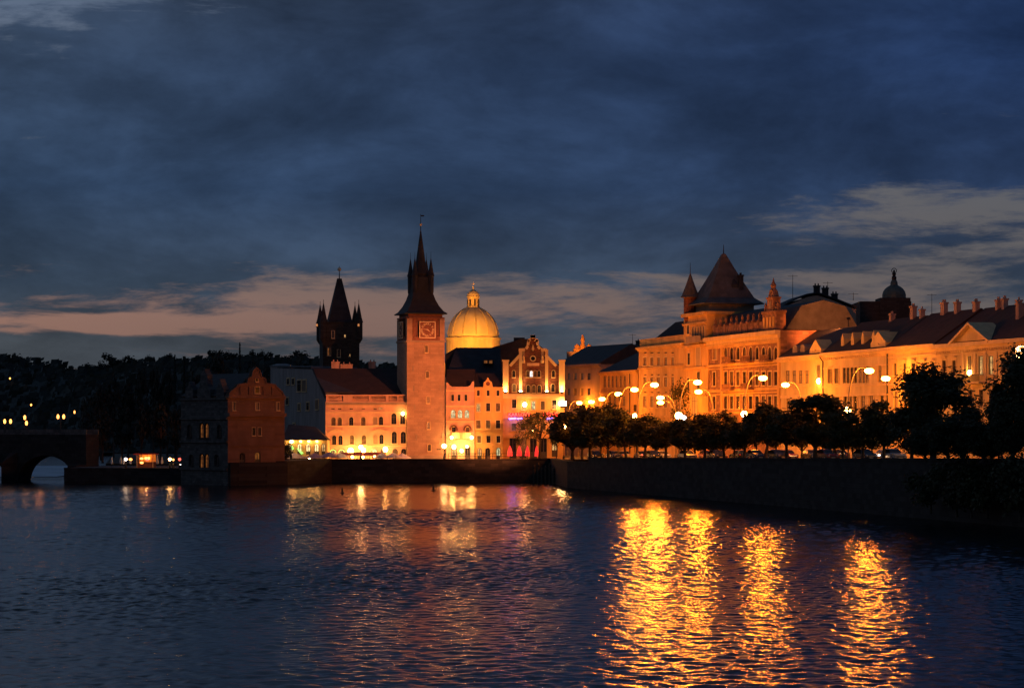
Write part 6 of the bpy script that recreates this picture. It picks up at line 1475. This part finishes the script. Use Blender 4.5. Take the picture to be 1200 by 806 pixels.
for i, (px, py, hw, Y, k) in enumerate(near):
    x = Xp(px, Y); g = 3.2; h = Zp(py, Y) - g; w = hw / F * Y
    nb = sorted((q for q in near if abs(q[3] - Y) < 60), key=lambda q: q[0]); pos = [q[0] for q in nb].index(px)
    lab = nl.get(px) or ('dark %s of the left bank, %s from the left' % ('pointed conifer' if k else ('round tree' if Y > 530 else 'low waterside tree'), ORD[pos]))
    if k: plant(cp, i % 2, x, Y, g, h, w, 12, 2.6, lab)
    else: plant(fp, i % 3, x, Y, g, h, w, 12, 4.4, lab)
hp = [tree_proto('hilltop_tree', 'tree', 95 + i, 6, 2.0, 14, 420, 1.9, 'farleaf', 14, .35, 'trees along the hill crest') for i in range(3)]
k = 0
words = ['at the left edge', 'above the bridge', 'left of the sky gap', 'in the sky gap', 'right of the sky gap', 'above the wharf']
for px in list(range(-14, 490, 11)):
    Y = 1490 + random.uniform(-25, 15); x = Xp(px + random.uniform(-3, 3), Y); g = hillh(x) - 3; hh = random.uniform(7, 15) if px < 360 else random.uniform(4, 8); w = random.uniform(4.5, 8)
    plant(hp, k % 3, x, Y, g, hh, w, 14, 6, 'far tree on the hill skyline, %s from the left' % ORD[k]); k += 1
def woods():
    rn = random.Random(5); mb = MB()
    for i in range(9000):
        t = rn.random() ** 1.3; y = 905 + 590 * t; x = rn.uniform(-470, 330)
        pr = math.sin(min(1, (y - 900) / 900 / .667) * math.pi / 2); z = -1 + (hillh(x) + 1) * pr + rn.uniform(0, 5.5)
        n = Vector((rn.uniform(-1, 1), -1.2 + rn.uniform(-.6, .6), rn.uniform(-.3, 1.2))).normalized(); a = n.orthogonal().normalized(); b = n.cross(a); s = rn.uniform(1.2, 3.2); p = Vector((x * (.75 + .25 * (y - 900) / 900), y, z))
        mb.add([p - a * s, p + b * s * .7, p + a * s, p - b * s * .7], [(0, 1, 2, 3)])
    o = mb.build('woods', 'farleaf'); o['kind'] = 'stuff'; o['label'] = 'dark woods covering the hillside'
woods()

# ------------------------------------------------------------------ vehicles on the embankment street
def car_proto():
    t = thing('car', '-', 'car', (0, 0, 0), 'cars on the embankment street')
    b = MB(); W = .86     # length along X, front at +X
    prof = [(-2.1, .35), (-2.15, .75), (-2.05, .95), (-1.35, 1.02), (.75, 1.0), (1.75, .88), (2.1, .68), (2.12, .35)]
    n = len(prof); b.add([(x, -W, z) for x, z in prof] + [(x, W, z) for x, z in prof], [tuple(range(n)), tuple(range(2 * n - 1, n - 1, -1))] + [(i, n + i, n + (i + 1) % n, (i + 1) % n) for i in range(n)])
    body = b.build('body', 'paint_silver', t)
    mod = body.modifiers.new('bevel', 'BEVEL'); mod.width = .09; mod.segments = 2
    c = MB(); lo = [(-1.75, -.80), (.75, -.80), (.75, .80), (-1.75, .80)]; hi = [(-1.2, -.62), (.05, -.62), (.05, .62), (-1.2, .62)]
    c.hexa(lo, 1.0, 1.42, hi); c.build('cabin_glass', 'glass', t)
    MB().hexa([(-1.22, -.64), (.07, -.64), (.07, .64), (-1.22, .64)], 1.415, 1.47, [(-1.1, -.55), (-.05, -.55), (-.05, .55), (-1.1, .55)]).build('roof', 'paint_silver', t)
    for x in (-1.3, 1.3):
        for s in (-1, 1):
            w = MB(); pr = [(.3, -.1), (.32, -.07), (.32, .07), (.3, .1)]
            vs = []
            m = MB().lathe(pr, 14); m.v = [(x + p[0], s * .78 + p[2], .32 + p[1]) for p in m.v]; wl = m.build('wheel', 'tyre', t)
            m = MB().lathe([(.19, -.105), (.17, .105)], 10); m.v = [(x + p[0], s * .785 + p[2], .32 + p[1]) for p in m.v]; m.build('rim', 'rim', wl)
    for s in (-1, 1):
        MB().lathe([(.02, -.03), (.16, 0), (.15, .03)], 10)
        h = MB().ball((2.06, s * .6, .68), .15, .11, 10, 6); h.build('headlight', 'lens_off', t)
        MB().box(-2.17, -2.1, s * .62 - .14, s * .62 + .14, .7, .88).build('taillight', 'redcanvas', t)
    MB().box(2.09, 2.14, -.45, .45, .48, .6).build('grille', 'tyre', t)
    MB().box(2.125, 2.145, -.26, .26, .36, .46).build('number_plate', 'white', t)
    return t
CP = car_proto()
cars = [(829, 534, 391, 1, 'paint_red', 'head', 'dark red car coming closer with bright headlights under the crossing lamps'), (951, 534, 347, 1, 'paint_black', 'head', 'black car coming closer with bright white headlights under the broad linden'),
        (959.5, 533, 352, 1, 'paint_silver', 'head', 'second oncoming car with headlights, close behind the black one'), (1034.5, 531, 337, -1, 'paint_blue', 'tail', 'blue car driving away with red tail lights left of the tall tree'), (752, 533, 425, -1, 'paint_black', 'tail', 'black car driving away with red tail lights below the flat topped house'),
        (905, 533, 352, 0, 'paint_silver', '', 'silver parked car between linden trunks below the palace crest'), (925, 533, 346, 0, 'paint_red', '', 'red parked car below the left-reaching lamp'), (872, 533, 366, 0, 'paint_black', '', 'black parked car below the sandstone palace'),
        (985, 533, 333, 0, 'paint_white', '', 'white parked car below the house with four dormers'), (1004, 533, 328, 0, 'paint_blue', '', 'blue parked car right of the white one'), (784, 533, 402, 0, 'paint_white', '', 'white parked car below the end-on lamps'), (733, 533, 424, 0, 'paint_silver', '', 'silver parked car at the left end of the row'), (851, 533, 375, 0, 'paint_red', '', 'red parked car left of the black parked one')]
PK = [(700, 'paint_black', 'black car parked at the wall under the farthest lindens'), (722, 'paint_blue', 'blue car parked at the wall below the low ochre house'), (768, 'paint_black', 'black car parked at the wall left of the white and warm lamps'), (808, 'paint_silver', 'silver car parked at the wall under the white and warm lamps'), (842, 'paint_black', 'black car parked at the wall just right of the oncoming headlights'), (888, 'paint_blue', 'blue car parked at the wall below the palace crest'), (914, 'paint_black', 'black car parked at the wall below the lamp right of the palace'), (972, 'paint_red', 'red car parked at the wall right of the broad linden'), (1016, 'paint_black', 'black car parked at the wall below the fourth dormer'), (1050, 'paint_silver', 'silver car parked at the wall near the tall ragged tree')]
def dress(c, paint, mode):
    for ch in c.children:
        s = ch.name.split('.')[0]
        m = None
        if s in ('body', 'roof'): m = paint
        if s == 'headlight': m = 'headlight' if mode == 'head' else 'lens_off'
        if s == 'taillight': m = 'taillight' if mode == 'tail' else 'redcanvas'
        if m: ch.material_slots[0].link = 'OBJECT'; ch.material_slots[0].material = M[m]
for i, (px, py, Y, dr, paint, mode, lab) in enumerate(cars):
    x = Xp(px, Y); g = zg(Y) + .03; road = math.atan2(-1, .26)   # heading towards the viewer
    rot = road if dr == 1 else (road + math.pi if dr == -1 else road + (math.pi if i % 2 else 0))
    if dr == 0: x = edge(Y) + 14.0; g = zg(Y) + .012
    c = CP if i == 0 else dup(CP, lab)
    c.location = (x, Y, g); c.rotation_euler = (0, 0, rot); c['label'] = lab
    dress(c, paint, mode)
    if mode == 'head': light('SPOT', 'headlight_beam', (x + .6, Y - 2.6, g + .7), (1, .92, .85), 60, None, .1, (x + 5, Y - 22, g), 50)

for px, paint, lab in PK:
    Y = 122.8 / ((px - 600) / F + .26); x = edge(Y) + 6.6
    c = dup(CP, lab, (x, Y, zg(Y) + .012), math.atan2(-1, .26)); dress(c, paint, '')
